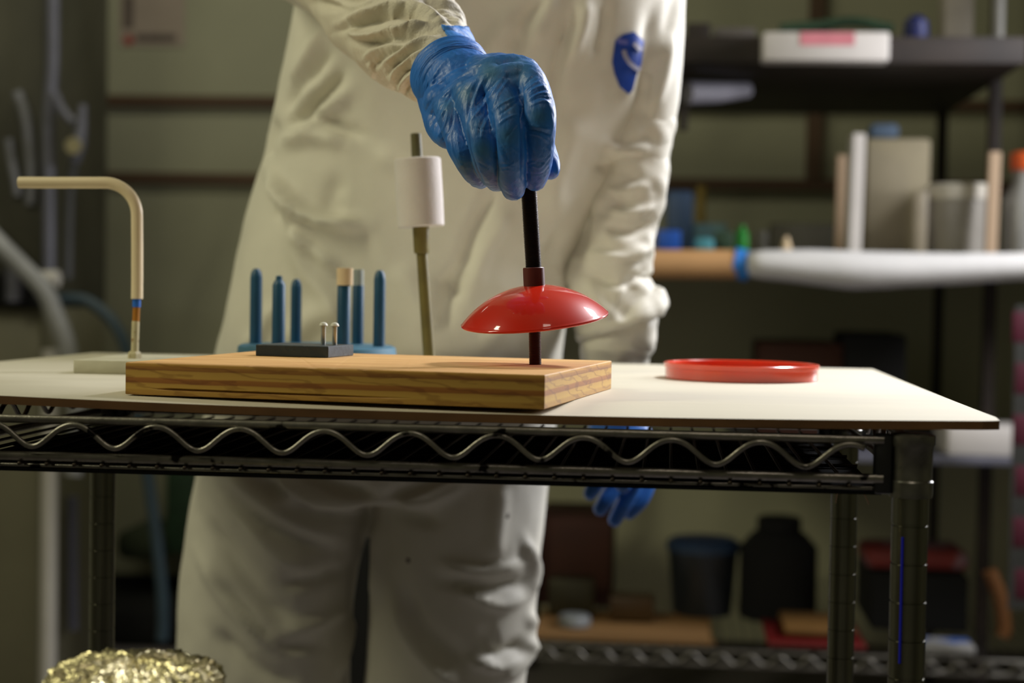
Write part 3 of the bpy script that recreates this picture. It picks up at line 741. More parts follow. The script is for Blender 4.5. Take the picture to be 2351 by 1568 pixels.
# shoes
for sx, nm in ((-.335, 0), (-.085, 1)):
    bm = bmesh.new(); rr = []
    for t, wd, hh in ((0, .030, .06), (.04, .040, .085), (.10, .042, .09), (.16, .045, .07), (.22, .048, .05), (.27, .042, .04), (.295, .022, .025)):
        rr.append([bm.verts.new((sx+wd*math.cos(a), YP+.12-t, ZF+max(0, hh*.5+hh*.5*math.sin(a)) if math.sin(a) > -.95 else ZF)) for a in [2*PI*k/20 for k in range(20)]])
    loft(bm, rr); o = obj('shoe', bm, MDARK, None, smooth=True); o.parent = person; o.location = -Vector(person.location)

# near sleeve: a fine tube with gathered folds
def sleeve(name, pts, rad, nu, nv, fn, m, ry=None, parent=person):
    P = spline(pts, 12); n = len(P); R_ = []
    k = 12
    for i in range(len(pts)-1):
        for j in range(k): t = j/k; R_.append(rad[i]*(1-sstep(np.array(t)))+rad[i+1]*sstep(np.array(t)))
    R_.append(rad[-1])
    arc = [0]
    for a, b in zip(P, P[1:]): arc.append(arc[-1]+(b-a).length)
    bm = bmesh.new(); rings = []; x = None
    for i in range(nu+1):
        s = arc[-1]*i/nu; j = min(n-2, max(0, int(np.searchsorted(arc, s))-1)); t = (s-arc[j])/max(1e-9, arc[j+1]-arc[j])
        p = P[j].lerp(P[j+1], t); r = float(R_[j]*(1-t)+R_[j+1]*t); tg = (P[min(n-1, j+2)]-P[max(0, j-1)]).normalized()
        if x is None: x, y = frame(tg)
        else: x = (x-tg*x.dot(tg)).normalized(); y = tg.cross(x)
        ring = []
        for q_ in range(nv):
            a = 2*PI*q_/nv; dd = x*math.cos(a)+y*math.sin(a)
            ring.append(bm.verts.new(p+dd*(r+fn(i/nu, a, s, arc[-1]))))
        rings.append(ring)
    for a, b in zip(rings, rings[1:]):
        for k2 in range(nv): bm.faces.new((a[k2], a[(k2+1) % nv], b[(k2+1) % nv], b[k2]))
    bm.faces.new(rings[0][::-1]); bm.faces.new(rings[-1])
    bmesh.ops.recalc_face_normals(bm, faces=bm.faces)
    me = bpy.data.meshes.new(name); bm.to_mesh(me); bm.free(); return me
def near_fn(u, a, s, L_):
    g = max(0, (u-.72)/.28)           # tight gathers near the wrist
    w1 = noise.noise(Vector((math.cos(a)*1.3, math.sin(a)*1.3, s*95+.6*math.sin(a*2))))
    w2 = noise.noise(Vector((math.cos(a)*1.6+5, math.sin(a)*1.6, s*190)))
    w3 = noise.noise(Vector((math.cos(a)*1.5+9, math.sin(a)*1.5+3, s*22)))
    return .0042*w3*(1-g) + g**.7*(.0030*w1+.0016*w2)*min(1, (1-u)*8+.1)
sm = sleeve('sleeve', ARM_L[1:], ARM_LR[1:], 420, 260, near_fn, MSUIT2)
co, no = get_co(sm)
ns = [([(770, 55), (850, 28), (900, 16), (960, 22), (1010, 48), (1040, 70)], 8, .006), ([(765, 75), (850, 50), (920, 32), (985, 55)], 8, -.006), ([(785, 62), (830, 82), (900, 74), (960, 58), (1005, 58)], 8, .006), ([(800, 92), (860, 100), (930, 85), (990, 70)], 9, -.005),
      ([(960, -5), (1010, 20), (1050, 60)], 8, -.004), ([(1000, -5), (1040, 20), (1065, 60)], 9, .004), ([(700, 0), (760, 10), (860, -4)], 14, -.005), ([(720, -20), (800, 12), (880, 2), (960, -8)], 8, .004),
      ([(830, 140), (870, 110), (920, 90)], 7, .0035), ([(850, 165), (880, 130), (930, 105)], 7, -.0035), ([(870, 160), (905, 130), (960, 95), (1010, 85)], 5, .0035), ([(880, 185), (905, 150), (960, 110), (1010, 95)], 5, -.003),
      ([(893, 195), (912, 160), (960, 125), (1015, 104)], 4.5, .003), ([(903, 215), (920, 175), (970, 138), (1030, 112)], 4, -.0028), ([(912, 222), (930, 185), (980, 148), (1035, 122)], 4, .0028), ([(925, 225), (942, 195), (985, 160)], 4, -.0025),
      ([(850, 200), (855, 165), (845, 140)], 6, .003), ([(790, 120), (820, 150), (860, 185)], 6, -.003)]
d = folds(co, no, ns)*1.3 + .0006*nz(co, 60, 1.7, 3)
set_co(sm, co+no*d[:, None])
sleeve_near = pobj('sleeve', sm, MSUIT2)
co, no = get_co(sm)
sl_bvh = BVHTree.FromPolygons([Vector(v) for v in co], [tuple(p.vertices) for p in sm.polygons])
def hit2(px, py):
    dr = (at(px, py, 1)-CAM).normalized(); h = sl_bvh.ray_cast(CAM, dr); return h[0], h[1]
# tape holding glove to sleeve: faces of the sleeve inside a torn outline, lifted off it
TAPE = [(1010, 56), (1030, 60), (1052, 60), (1090, 60), (1140, 90), (1190, 150), (1130, 165), (1090, 128), (1060, 127), (1044, 127), (1035, 121), (1036, 114), (1043, 108), (1044, 100), (1036, 92), (1024, 80), (1016, 68)]
def inpoly(x, y, P):
    c = False; j = len(P)-1
    for i in range(len(P)):
        if (P[i][1] > y) != (P[j][1] > y) and x < (P[j][0]-P[i][0])*(y-P[i][1])/(P[j][1]-P[i][1])+P[i][0]: c = not c
        j = i
    return c
px_, py_, z_ = proj_np(co); vd = np.array(CAM)-co; vd /= np.linalg.norm(vd, axis=1)[:, None]; fac = (vd*no).sum(1)
inside = [inpoly(px_[i], py_[i], TAPE) for i in range(len(co))]
bm = bmesh.new(); mp_ = {}
for f in sm.polygons:
    if all(inside[v] for v in f.vertices):
        vs = []
        for v in f.vertices:
            if v not in mp_: mp_[v] = bm.verts.new(Vector(co[v])+Vector(no[v])*.0009)
            vs.append(mp_[v])
        try: bm.faces.new(vs)
        except ValueError: pass
me = bpy.data.meshes.new('tape'); 
g = bmesh.ops.extrude_face_region(bm, geom=list(bm.faces))
bm.normal_update(); bm.to_mesh(me); bm.free()
tp = pobj('wrist_tape', me, MTAPE)
tm = tp.modifiers.new('s', 'SOLIDIFY'); tm.thickness = .0006

# far sleeve hanging at the side, flared cuff with an inner sleeve below it
def far_fn(u, a, s, L_):
    return .0055*noise.noise(Vector((math.cos(a)*1.2, math.sin(a)*1.2, s*20)))+.003*noise.noise(Vector((math.cos(a)*2, math.sin(a)*2+4, s*50)))
FAR = [(1480, 60, 176), (1482, 180, 166), (1468, 300, 164), (1456, 400, 166), (1440, 480, 176), (1412, 560, 196), (1398, 630, 206), (1406, 690, 216), (1422, 735, 222), (1428, 752, 214)]
fs = sleeve('sleeve', [A2(x, y) for x, y, w_ in FAR], [pr_(w_)*.93 for x, y, w_ in FAR], 200, 120, far_fn, MSUIT)
co, no = get_co(fs)
d = folds(co, no, [([(1345, 470), (1335, 540), (1320, 600)], 14, -.009), ([(1380, 430), (1430, 440), (1500, 420)], 14, .006), ([(1380, 520), (1450, 530), (1500, 510)], 12, -.006), ([(1340, 580), (1430, 590), (1510, 560)], 12, .006),
    ([(1330, 620), (1420, 650), (1490, 620)], 12, -.007), ([(1390, 480), (1440, 490), (1510, 470)], 10, .005), ([(1500, 640), (1520, 700), (1540, 740)], 16, .010), ([(1470, 640), (1440, 700), (1410, 740)], 18, -.009), ([(1310, 600), (1330, 680), (1370, 740)], 16, .008), ([(1345, 640), (1380, 700), (1420, 735)], 14, .006)])
set_co(fs, co+no*d[:, None])
pobj('sleeve', fs, MSUIT)
INN = [(1420, 725, 170), (1420, 770, 172), (1416, 800, 166), (1412, 850, 150), (1408, 900, 130), (1406, 950, 112)]
fi = sleeve('cuff', [A2(x, y) for x, y, w_ in INN], [pr_(w_) for x, y, w_ in INN], 120, 100, lambda u, a, s, L_: far_fn(u, a, s*1.5, L_)*.8, MSUIT)
pobj('cuff', fi, MSUIT)

# hood and head (above the frame)
hc = Vector((-.09, .72, .735))
def headmesh():
    bm = bmesh.new(); rr = []
    for z, rx, ry, dy in ((-.125, .030, .035, -.035), (-.118, .045, .055, -.025), (-.10, .056, .070, -.012), (-.07, .064, .082, -.004), (-.03, .070, .090, 0), (0, .073, .094, .002), (.04, .075, .097, .005), (.08, .068, .088, .010), (.105, .050, .066, .012), (.12, .022, .03, .014)):
        rr.append([bm.verts.new((hc.x+rx*math.cos(a), hc.y+dy+ry*math.sin(a), hc.z+z)) for a in [2*PI*k/28 for k in range(28)]])
    loft(bm, rr)
    tube(bm, [hc+Vector((0, .03, -.06)), hc+Vector((0, .055, -.13)), Vector((-.07, .82, .52))], [.052, .052, .062], 20)
    tube(bm, [hc+Vector((0, -.088, .012)), hc+Vector((0, -.104, -.012)), hc+Vector((0, -.112, -.030)), hc+Vector((0, -.094, -.040))], [.008, .010, .0135, .009], 12)
    tube(bm, [hc+Vector((-.022, -.082, -.062)), hc+Vector((0, -.092, -.061)), hc+Vector((.022, -.082, -.062))], [.004, .0075, .004], 10)
    tube(bm, [hc+Vector((-.018, -.080, -.071)), hc+Vector((0, -.088, -.071)), hc+Vector((.018, -.080, -.071))], [.004, .0075, .004], 10)
    for s in (-1, 1):
        tube(bm, [hc+Vector((s*.012, -.084, .034)), hc+Vector((s*.045, -.072, .036))], [.008, .006], 10)
        tube(bm, [hc+Vector((s*.072, .006, .025)), hc+Vector((s*.084, .014, .012)), hc+Vector((s*.080, .012, -.018)), hc+Vector((s*.070, .004, -.03))], [.006, .010, .009, .005], 10)
    return bm
bm = headmesh()
for rows in (TORSO, LEGL, LEGR):
    loft(bm, [body_row(bm, py, (xl+xr)/2-(xr-xl)/2*.78, (xl+xr)/2+(xr-xl)/2*.78, Y, ry*.78, 2.1) for py, xl, xr, Y, ry in rows])
tube(bm, [SH_L]+ARM_L[1:], [.06, .055, .050, .044, .040, .034, .027, .025], 20)
tube(bm, [SH_R]+[A2(x, y) for x, y in ((1478, 0), (1470, 200), (1450, 400), (1425, 560), (1418, 700), (1412, 850), (1406, 950))], [.05, .04, .038, .036, .034, .03, .025, .022], 20)
bd = remesh(bm, .009, 4); pobj('body', bd, MSKIN)
bm = bmesh.new(); rr = []
for t in range(0, 15):
    an = PI*(.02+.96*t/14)
for k in range(13):
    ph = PI*k/12*.80; R1 = math.sin(ph)
    rr.append([bm.verts.new(hc+Vector((.092*math.cos(a)*R1 if True else 0, .012+.122*math.sin(a)*R1 if math.sin(a) > 0 else .012+.062*math.sin(a)*R1, .02+.118*math.cos(ph)))) for a in [2*PI*j/36 for j in range(36)]] if k else [bm.verts.new(hc+Vector((.001*math.cos(a), .012+.001*math.sin(a), .138))) for a in [2*PI*j/36 for j in range(36)]])
rr.append([bm.verts.new(Vector((-.075+.10*math.cos(a), .80+.085*math.sin(a), .575))) for a in [2*PI*j/36 for j in range(36)]])
rr.append([bm.verts.new(Vector((-.075+.12*math.cos(a), .82+.09*math.sin(a), .55))) for a in [2*PI*j/36 for j in range(36)]])
loft(bm, rr); o = obj('hood', bm, MSUIT, None, smooth=True); o.parent = person; o.location = -Vector(person.location)
for s in (-1, 1):
    bm = bmesh.new(); lathe(bm, [(0, -.011), (.008, -.008), (.0112, 0), (.008, .008), (0, .011)], 16); o = obj('eye', bm, MWHITE, None, smooth=True); o.parent = person; o.location = hc+Vector((s*.030, -.078, .008))-Vector(person.location)

# ---------------------------------------------------------------- gloved hand on the rod
def mm(v): return v*.001
def chain(bm, pts, seg=20, n=6):
    P = spline([at(a, b, c) for a, b, c, r in pts], n); R_ = []
    for i in range(len(pts)-1):
        for j in range(n): t = j/n; R_.append(mm(pts[i][3]*(1-t)+pts[i+1][3]*t))
    R_.append(mm(pts[-1][3]))
    e = P[-1]+(P[-1]-P[-2]).normalized()*R_[-1]*.55; P.append(e); R_.append(R_[-1]*.55)
    tube(bm, P, R_, seg)
    bmesh.ops.create_uvsphere(bm, u_segments=16, v_segments=10, radius=R_[-2]*.98, matrix=Matrix.Translation(P[-2]))
RYB = RY
HAND = {
 'index': [(1150, 178, .190, 13), (1203, 174, .148, 13.2), (1226, 205, .130, 12.6), (1239, 262, .116, 13.2), (1238, 318, .120, 12.6), (1235, 365, .128, 12.0), (1231, 400, .1385, 10.4), (1229, 414, .1425, 9.0)],
 'middle': [(1100, 172, .195, 13), (1130, 180, .147, 13), (1152, 225, .126, 12.4), (1166, 290, .110, 12.4), (1171, 350, .112, 12.0), (1173, 400, .122, 11.4), (1179, 434, .137, 9.8)],
 'ring': [(1050, 195, .195, 13), (1078, 218, .145, 13.6), (1094, 270, .126, 12.0), (1106, 325, .114, 11.4), (1117, 372, .118, 10.8), (1128, 398, .130, 10.2), (1140, 416, .142, 8.8)],
 'pinky': [(1020, 215, .20, 13), (1034, 256, .152, 12.6), (1048, 305, .137, 11.4), (1062, 345, .128, 11.0), (1078, 378, .131, 10.4), (1094, 402, .142, 9.2), (1104, 412, .150, 8.0)],
}
def build_hand():
    bm = bmesh.new()
    for k, v in HAND.items(): chain(bm, v)
    # metacarpals and the heel of the hand
    W0 = (1020, 185, .232)
    for a, r1 in (((1165, 172, .165), 14), ((1125, 176, .165), 15), ((1078, 205, .165), 15), ((1040, 240, .168), 15)):
        chain(bm, [(1046+(a[0]-1070)*.35, 196+(a[1]-200)*.3, .214, 19.5), (a[0]-22, a[1]-4, .19, 17), (a[0], a[1]+4, a[2], r1)])
    chain(bm, [(1002, 222, .222, 17), (1008, 256, .20, 15), (1014, 290, .178, 13.5), (1030, 310, .16, 12)])
    chain(bm, [(1090, 190, .215, 20), (1130, 230, .195, 19), (1150, 280, .185, 15)])
    chain(bm, [(1040, 240, .215, 18), (1075, 290, .19, 17), (1110, 330, .175, 12)])
    # film spanning the knuckles and the upper fingers
    chain(bm, [(1040, 235, .160, 14), (1078, 205, .156, 14), (1130, 172, .156, 15), (1170, 163, .157, 14), (1204, 168, .158, 13.5)])
    chain(bm, [(1060, 262, .150, 12), (1090, 240, .146, 12.5), (1135, 205, .142, 13), (1180, 190, .142, 12.5), (1205, 190, .142, 12)])
    chain(bm, [(1108, 255, .132, 10.5), (1125, 248, .131, 10.5)])
    chain(bm, [(1075, 228, .140, 13), (1105, 208, .137, 13), (1140, 192, .136, 13), (1175, 180, .138, 13), (1205, 180, .140, 12.5)])
    chain(bm, [(1196, 330, .131, 8), (1197, 370, .134, 8), (1197, 400, .139, 7)])
    chain(bm, [(1170, 205, .134, 12), (1188, 196, .136, 12)])
    chain(bm, [(1056, 292, .142, 10), (1078, 282, .138, 10)])
    # thumb behind the rod
    chain(bm, [(1100, 190, .225, 18), (1165, 235, .215, 15), (1220, 300, .200, 13), (1245, 345, .190, 11.5), (1258, 378, .183, 10.3), (1262, 389, .181, 9)])
    bmesh.ops.create_uvsphere(bm, u_segments=20, v_segments=14, radius=.029, matrix=Matrix.Translation(at(1062, 196, .204)))
    # wrist
    P = [at(1038, 176, .226), at(1044, 186, .220), at(1056, 198, .212), at(1070, 208, .198)]
    tube(bm, P, [.0338, .0342, .0338, .031], 32)
    return bm
hm = remesh(build_hand(), .00115, 13)
co, no = get_co(hm)
# shape of the web between fingers, creases and pulled folds of the nitrile
hs = [
 ([(1199, 195), (1198, 260), (1199, 330), (1198, 410)], 2.6, -.0040), ([(1130, 262), (1134, 310), (1139, 370), (1142, 425)], 2.6, -.0036), ([(1071, 285), (1078, 340), (1092, 385), (1112, 428)], 2.6, -.0032),
 # fans between the knuckles
 ([(1160, 170), (1130, 215), (1100, 255), (1072, 285)], 3.2, .0012), ([(1172, 178), (1145, 215), (1130, 255)], 2.6, .0010), ([(1150, 175), (1118, 210), (1085, 250)], 2.6, -.0011), ([(1108, 170), (1090, 210), (1075, 255), (1070, 290)], 3, -.0013),
 ([(1118, 165), (1102, 200), (1082, 245)], 2.4, .0010), ([(1205, 215), (1180, 225), (1150, 240), (1130, 258)], 2.6, .0011), ([(1200, 225), (1172, 245), (1140, 268)], 2.4, -.0010), ([(1232, 170), (1205, 195), (1196, 225)], 2.4, -.0011),
 ([(1240, 183), (1215, 200), (1200, 216)], 2.2, .0010), ([(1258, 198), (1235, 200), (1212, 214)], 2.0, .0012), ([(1262, 206), (1240, 207), (1215, 222)], 1.8, -.0011), ([(1263, 214), (1238, 215), (1210, 230)], 1.8, .0011), ([(1268, 228), (1240, 224), (1212, 236)], 1.8, -.0010), ([(1266, 238), (1245, 232), (1215, 244)], 2.0, .0009),
 ([(1272, 300), (1240, 292), (1206, 286)], 2, .0009), ([(1270, 312), (1240, 302), (1204, 296)], 2, -.0009), ([(1262, 330), (1240, 312), (1208, 306)], 2, .0007), ([(1268, 350), (1252, 372), (1236, 386), (1205, 372)], 2.2, .0007),
 ([(1265, 375), (1245, 398), (1215, 400)], 2, -.0006),
 ([(1195, 275), (1170, 305), (1160, 320)], 2.2, -.0008), ([(1196, 262), (1165, 270), (1140, 290)], 2.2, .0008), ([(1128, 262), (1112, 290), (1105, 322)], 2.4, .0010), ([(1125, 250), (1104, 285), (1098, 320)], 2.2, -.0010), ([(1140, 320), (1160, 350), (1165, 380)], 2.4, -.0006),
 # cuff gathers
 ([(965, 262), (985, 215), (1030, 175), (1085, 152), (1125, 145)], 3.0, .0013), ([(970, 275), (992, 228), (1040, 186), (1090, 162)], 2.6, -.0013), ([(975, 290), (1000, 240), (1045, 198), (1080, 175)], 2.8, .0012), ([(960, 240), (980, 200), (1020, 165), (1080, 142)], 2.6, -.0012),
 ([(982, 300), (1006, 255), (1040, 215)], 2.6, -.0011), ([(988, 305), (1012, 268), (1038, 228)], 2.4, .0011), ([(1000, 320), (1020, 290), (1030, 250)], 2.4, .0009), ([(1010, 330), (1032, 300), (1040, 265)], 2.2, -.0009),
 ([(970, 222), (990, 190), (1030, 160), (1100, 138)], 2.2, .0012), ([(1040, 290), (1040, 330), (1050, 370)], 2.6, -.0008), ([(1052, 280), (1052, 330), (1060, 372)], 2.2, .0008), ([(1030, 300), (1028, 340), (1040, 372)], 2.4, .0008),
]
for k in range(26):
    t = k/25; x0 = 1000+150*t; 
    hs.append(([(x0, 215-60*t+random.uniform(-8, 8)), (x0-22, 250-40*t), (x0-34+10*t, 300-30*t+random.uniform(-10, 20))], random.uniform(1.5, 2.4), random.choice((-1, 1))*random.uniform(.0003, .0007)))
for k in range(20):
    f = random.choice([(1235, 24), (1165, 22), (1110, 20), (1065, 16)]); y0 = random.uniform(290, 400)
    hs.append(([(f[0]-f[1], y0+random.uniform(-10, 10)), (f[0], y0+random.uniform(-6, 6)), (f[0]+f[1], y0+random.uniform(-12, 12))], random.uniform(1.6, 2.6), random.choice((-1, 1))*random.uniform(.0002, .0005)))
d = folds(co, no, hs)*.8
q_ = co.copy()
n1 = nz(np.c_[co[:, 0]+.45*co[:, 2], co[:, 1], co[:, 2]-.2*co[:, 0]], (240, 240, 60), 2.2, 3)
n2 = nz(np.c_[co[:, 0]+.6*co[:, 2], co[:, 1], co[:, 2]*.3], (520, 300, 260), 7.2, 2)
d += .00035*n1+.00014*n2
set_co(hm, co+no*d[:, None])
# where the film is stretched tight
px_, py_, z_ = proj_np(co); stv_ = np.zeros(len(co))
for x, y, r, a in ((1126, 165, 34, .9), (1190, 160, 40, .7), (1071, 215, 26, .8), (1030, 245, 24, .7), (1236, 268, 26, .75), (1165, 310, 30, .7), (1110, 345, 28, .8), (1070, 380, 26, .7), (1100, 290, 30, .5), (1175, 240, 40, .55), (1130, 400, 22, .6)):
    stv_ = np.maximum(stv_, a*np.exp(-((px_-x)**2+(py_-y)**2)/r**2))
glove = pobj('glove', hm, MGLOVE)
at_ = hm.attributes.new('stretch', 'FLOAT', 'POINT'); at_.data.foreach_set('value', stv_.astype(np.float32))
# glove cuff over the sleeve end
def cuff_fn(u, a, s, L_):
    return (.0011*noise.noise(Vector((math.cos(a)*1.5, math.sin(a)*1.5, s*260)))+.0008*noise.noise(Vector((math.cos(a)*3, math.sin(a)*3, s*500))))*(.3+.7*u)
cm = sleeve('glove_cuff', [at(1032, 168, .2300), at(1036, 174, .2265), at(1048, 192, .216), at(1060, 208, .203)], [.0352, .0350, .0348, .031], 90, 160, cuff_fn, MGLOVE)
cf = pobj('glove_cuff', cm, MGLOVE, glove); cf.location = (0, 0, 0)

# gloved hand hanging at the side, loosely curled
def chain2(bm, pts): 
    P = spline([at(a, b, c) for a, b, c, r in pts], 5); R_ = []
    for i in range(len(pts)-1):
        for j in range(5): t = j/5; R_.append(mm(pts[i][3]*(1-t)+pts[i+1][3]*t))
    R_.append(mm(pts[-1][3])); P.append(P[-1]+(P[-1]-P[-2]).normalized()*R_[-1]*.5); R_.append(R_[-1]*.5); tube(bm, P, R_, 16)
bm = bmesh.new()
tube(bm, [A2(1407, 920), A2(1408, 960), A2(1420, 1000), A2(1432, 1050), A2(1440, 1080)], [.030, .030, .040, .043, .036], 24, True, .6)
chain2(bm, [(1400, 1040, .83, 12), (1382, 1085, .81, 11), (1362, 1120, .80, 10), (1352, 1140, .80, 8)])
chain2(bm, [(1420, 1060, .845, 12), (1412, 1110, .83, 11), (1390, 1150, .82, 10), (1374, 1175, .82, 8.5)])
chain2(bm, [(1452, 1060, .86, 12), (1455, 1110, .85, 11.5), (1430, 1160, .84, 10.5), (1408, 1200, .84, 8.5)])
chain2(bm, [(1478, 1050, .875, 12), (1486, 1105, .87, 11), (1470, 1150, .86, 10), (1440, 1182, .855, 8.5)])
chain2(bm, [(1418, 1000, .80, 13), (1422, 1050, .785, 11.5), (1428, 1095, .785, 10.5), (1432, 1122, .79, 9)])
g2 = remesh(bm, .0025, 4); pobj('glove', g2, MGLOVE2)
# ---------------------------------------------------------------- background, right: shelving rack against the wall
YR, YRB = 2.50, 3.55
def px2(px, Y, py=700): return at(px, py, Y).x
def bgbox(name, label, cat, x0, y0, x1, y1, Y, depth, m, bev=.004, base=None, group=None, rz=0):
    a = at(x0, y0, Y); b = at(x1, y1, Y); zb = base if base is not None else b.z
    o = boxo(name, (-(b.x-a.x)/2, 0, 0), ((b.x-a.x)/2, depth, a.z-zb), m, None, bev)
    o.location = ((a.x+b.x)/2, Y, zb); o.rotation_euler = (0, 0, rz); return tag(o, label, cat, group)
def cyl(px, y0, w_, Y, base, m, name, label, cat, prof=None, parent=None):
    c = at(px, 600, Y); zt = at(px, y0, Y).z; r = w_/2/(F/(Y-CAM.y)); h = zt-base
    P = [(rr*r, zz*h) for rr, zz in (prof or [(0, 0), (.96, 0), (1, .03), (1, .97), (.96, 1), (0, 1)])]
    o = latheo(name, P, m, parent, 32); o.location = (c.x, Y, base)
    return tag(o, label, cat) if label else o
Zup = at(2200, 84, YR).z; Zbench = at(1950, 588, YR+.1).z; Zmid = at(2230, 1056, YR).z; Zlow = at(1700, 1494, YR).z
XL_, XR_ = px2(1150, YR), px2(2272, YR+.3)
rack = thing('storage_rack', 'dark storage rack against the back wall, right of the person', 'rack', ((XL_+XR_)/2, (YR+YRB)/2, ZF))
def rp(name, lo, hi, m, bev=.002):
    o = boxo(name, Vector(lo)-rack.location, Vector(hi)-rack.location, m, rack, bev); return o
for x in (XL_, XR_):
    for y in (YR+.3, YRB): rp('post', (x-.014, y-.014, ZF), (x+.014, y+.014, ZC-.4), MBROWN)
rp('upper_shelf', (XL_+.014, YR+.0, Zup-.058), (px2(2340, YR), YRB, Zup), MBROWN)
rp('bench_top', (XL_-.5, YR+.045, Zbench-.035), (XR_+.5, YRB, Zbench), MDKMET)
rp('back_panel', (XL_+.02, YRB-.012, ZF+.1), (XR_+.3, YRB, Zbench-.04), mat('rack_back_panel', srgb(196, 194, 160), .8, var=.08, scale=3))
rp('middle_shelf', (px2(1700, YR), YR+.045, Zmid-.016), (XR_+.4, YRB, Zmid), MGREYM)
for z, nm in ((Zlow, 'lower_rail'), (Zlow-.032, 'lower_rail')):
    o = tubeo(nm, [Vector((XL_-.6, YR+.01, z-.004))-rack.location, Vector((XR_+.4, YR+.01, z-.004))-rack.location], .004, MCHROME, rack, 10)
pts = []; x = XL_-.6
while x < XR_+.4: pts.append(Vector((x, YR-.002, Zlow-.020+.010*math.cos(x/.065*2*PI)))-rack.location); x += .006
tubeo('snake_wire', pts, .003, MCHROME, rack, 8)
wd0 = None; x = XL_-.58
while x < XR_+.38:
    if wd0 is None: wd0 = tubeo('deck_wire', [(0, YR-rack.location.y, 0), (0, YRB-rack.location.y, 0)], .002, MCHROME, rack, 6); wd0.location = (x-rack.location.x, 0, Zlow-.002-ZF)
    else: copypart(wd0, rack, (x-rack.location.x, 0, Zlow-.002-ZF))
    x += .026
# along the bench edge
r1 = .032; a = at(1230, 606, YR-.01); b = at(1706, 607, YR-.01)
t = thing('kraft_roll', 'brown kraft paper roll along the bench edge, left of the white film', 'paper roll', ((a.x+b.x)/2, a.y, a.z))
tubeo('roll', [a-t.location, a.lerp(b, .5)-t.location, b-t.location], r1, MKRAFT, t, 28)
bm = bmesh.new(); c_ = at(1702, 607, YR-.01)-t.location; tube(bm, [c_-Vector((.018, 0, -.004)), c_, c_+Vector((.020, 0, -.006))], r1+.0015, 28); obj('blue_tape', bm, MTAPE, t, smooth=False)
def film():
    P = [(1715, 606, 62), (1760, 607, 74), (1850, 612, 84), (1960, 620, 96), (2080, 620, 84), (2200, 616, 76), (2351, 612, 70), (2480, 612, 70)]
    bm = bmesh.new(); rg = tube(bm, [at(x, y, YR-.02) for x, y, w_ in P], [w_/2/(F/(YR-CAM.y)) for x, y, w_ in P], 36, True, .9)
    bmesh.ops.subdivide_edges(bm, edges=bm.edges, cuts=2)
    for v in bm.verts: v.co += Vector((0, 0, .003*noise.noise(v.co*18)))
    o = obj('white_film', bm, MWPAPER, smooth=True); return tag(o, 'bundled white plastic film draped along the bench edge at right', 'film')
film()
bz = Zbench
bgbox('blue_box', 'bright blue box on the bench next to the white sleeve', 'box', 1508, 528, 1562, 580, YR+.10, .08, MBLUE, base=bz)
bgbox('blue_jug', 'slate blue plastic jug on the bench behind the bright blue box', 'jug', 1530, 436, 1590, 560, YR+.35, .08, mat('slate_blue_plastic', srgb(66, 92, 128), .5), bev=.012, base=bz)
bgbox('yellow_post', 'narrow yellow upright on the bench behind the teal box', 'post', 1600, 425, 1618, 560, YR+.60, .02, MYEL, base=bz)
bgbox('teal_box', 'grey-teal box on the bench between the blue box and green bottle', 'box', 1592, 512, 1668, 570, YR+.45, .1, mat('grey_teal', srgb(92, 124, 120), .6), base=bz)
bgbox('cyan_pouch', 'small light cyan pouch lying in front of the grey-teal box', 'pouch', 1592, 545, 1640, 580, YR+.12, .05, MTEAL, bev=.012, base=bz)
cyl(1702, 518, 30, YR+.14, bz, MGRN, 'green_bottle', 'small bright green bottle on the bench above the blue tape', 'bottle', [(0, 0), (.9, 0), (1, .05), (1, .72), (.5, .85), (.5, 1), (0, 1)])
bgbox('dark_green_box', 'dark green box on the bench left of the green bottle', 'box', 1642, 530, 1684, 580, YR+.18, .06, MGREEN, base=bz)
cyl(1745, 530, 34, YR+.3, bz, mat('grey_jar', srgb(110, 108, 98), .5), 'grey_jar', 'small grey jar on the bench right of the green bottle', 'jar')
cyl(1804, 542, 30, YR+.08, bz, MCREAM, 'cream_cone', 'small cream cone standing on the bench behind the white film', 'cone', [(0, 0), (1, 0), (.8, .4), (.35, .95), (0, 1)])
bgbox('dark_tray', 'long dark tray at the back of the bench left of the white panel', 'tray', 1770, 512, 1925, 580, YR+.7, .1, MDKMET, base=bz)
def leaning(name, label, cat, x0, y0, x1, y1, w_, Y, th, m):
    a = at(x0, y0, Y); b = at(x1, y1, Y); b.z = bz; wv = w_/2/(F/(Y-CAM.y))
    d_ = (a-b).normalized(); yy = Vector((0, 1, 0)); xx = yy.cross(d_).normalized(); mt = Matrix((xx, yy, d_)).transposed().to_4x4()
    bm = bmesh.new(); box(bm, (-wv, 0, 0), (wv, th, (a-b).length), .003, 2, mt); o = obj(name, bm, m); o.location = b; return tag(o, label, cat)
leaning('wooden_stick', 'pale wooden stick upright on the bench left of the white panel', 'stick', 1934, 355, 1928, 575, 22, YR+.25, .02, MWOOD)
leaning('white_panel_strip', 'tall narrow white panel edge standing on the bench', 'panel', 1973, 306, 1962, 580, 28, YR+.06, .10, MWHITE)
bgbox('beige_carton', 'tall beige carton on the bench right of the narrow white panel', 'carton', 1990, 316, 2132, 580, YR+.22, .16, MBEIGE, bev=.01, base=bz)
o = bgbox('blue_cloth', 'crumpled pale blue cloth lying on top of the tall beige carton', 'cloth', 1998, 282, 2065, 318, YR+.24, .06, mat('pale_blue_cloth', srgb(96, 116, 140), .8), bev=.012, base=at(2060, 316, YR+.22).z)
bgbox('tall_beaker', 'slim beige container on the bench between carton and white bucket', 'container', 2100, 438, 2128, 580, YR+.10, .03, mat('slim_beige', srgb(140, 130, 110), .5), bev=.006, base=bz)
bk = thing('white_bucket', 'translucent white bucket with a pale rim on the bench, right side', 'bucket', (px2(2196, YR+.16), YR+.16, bz))
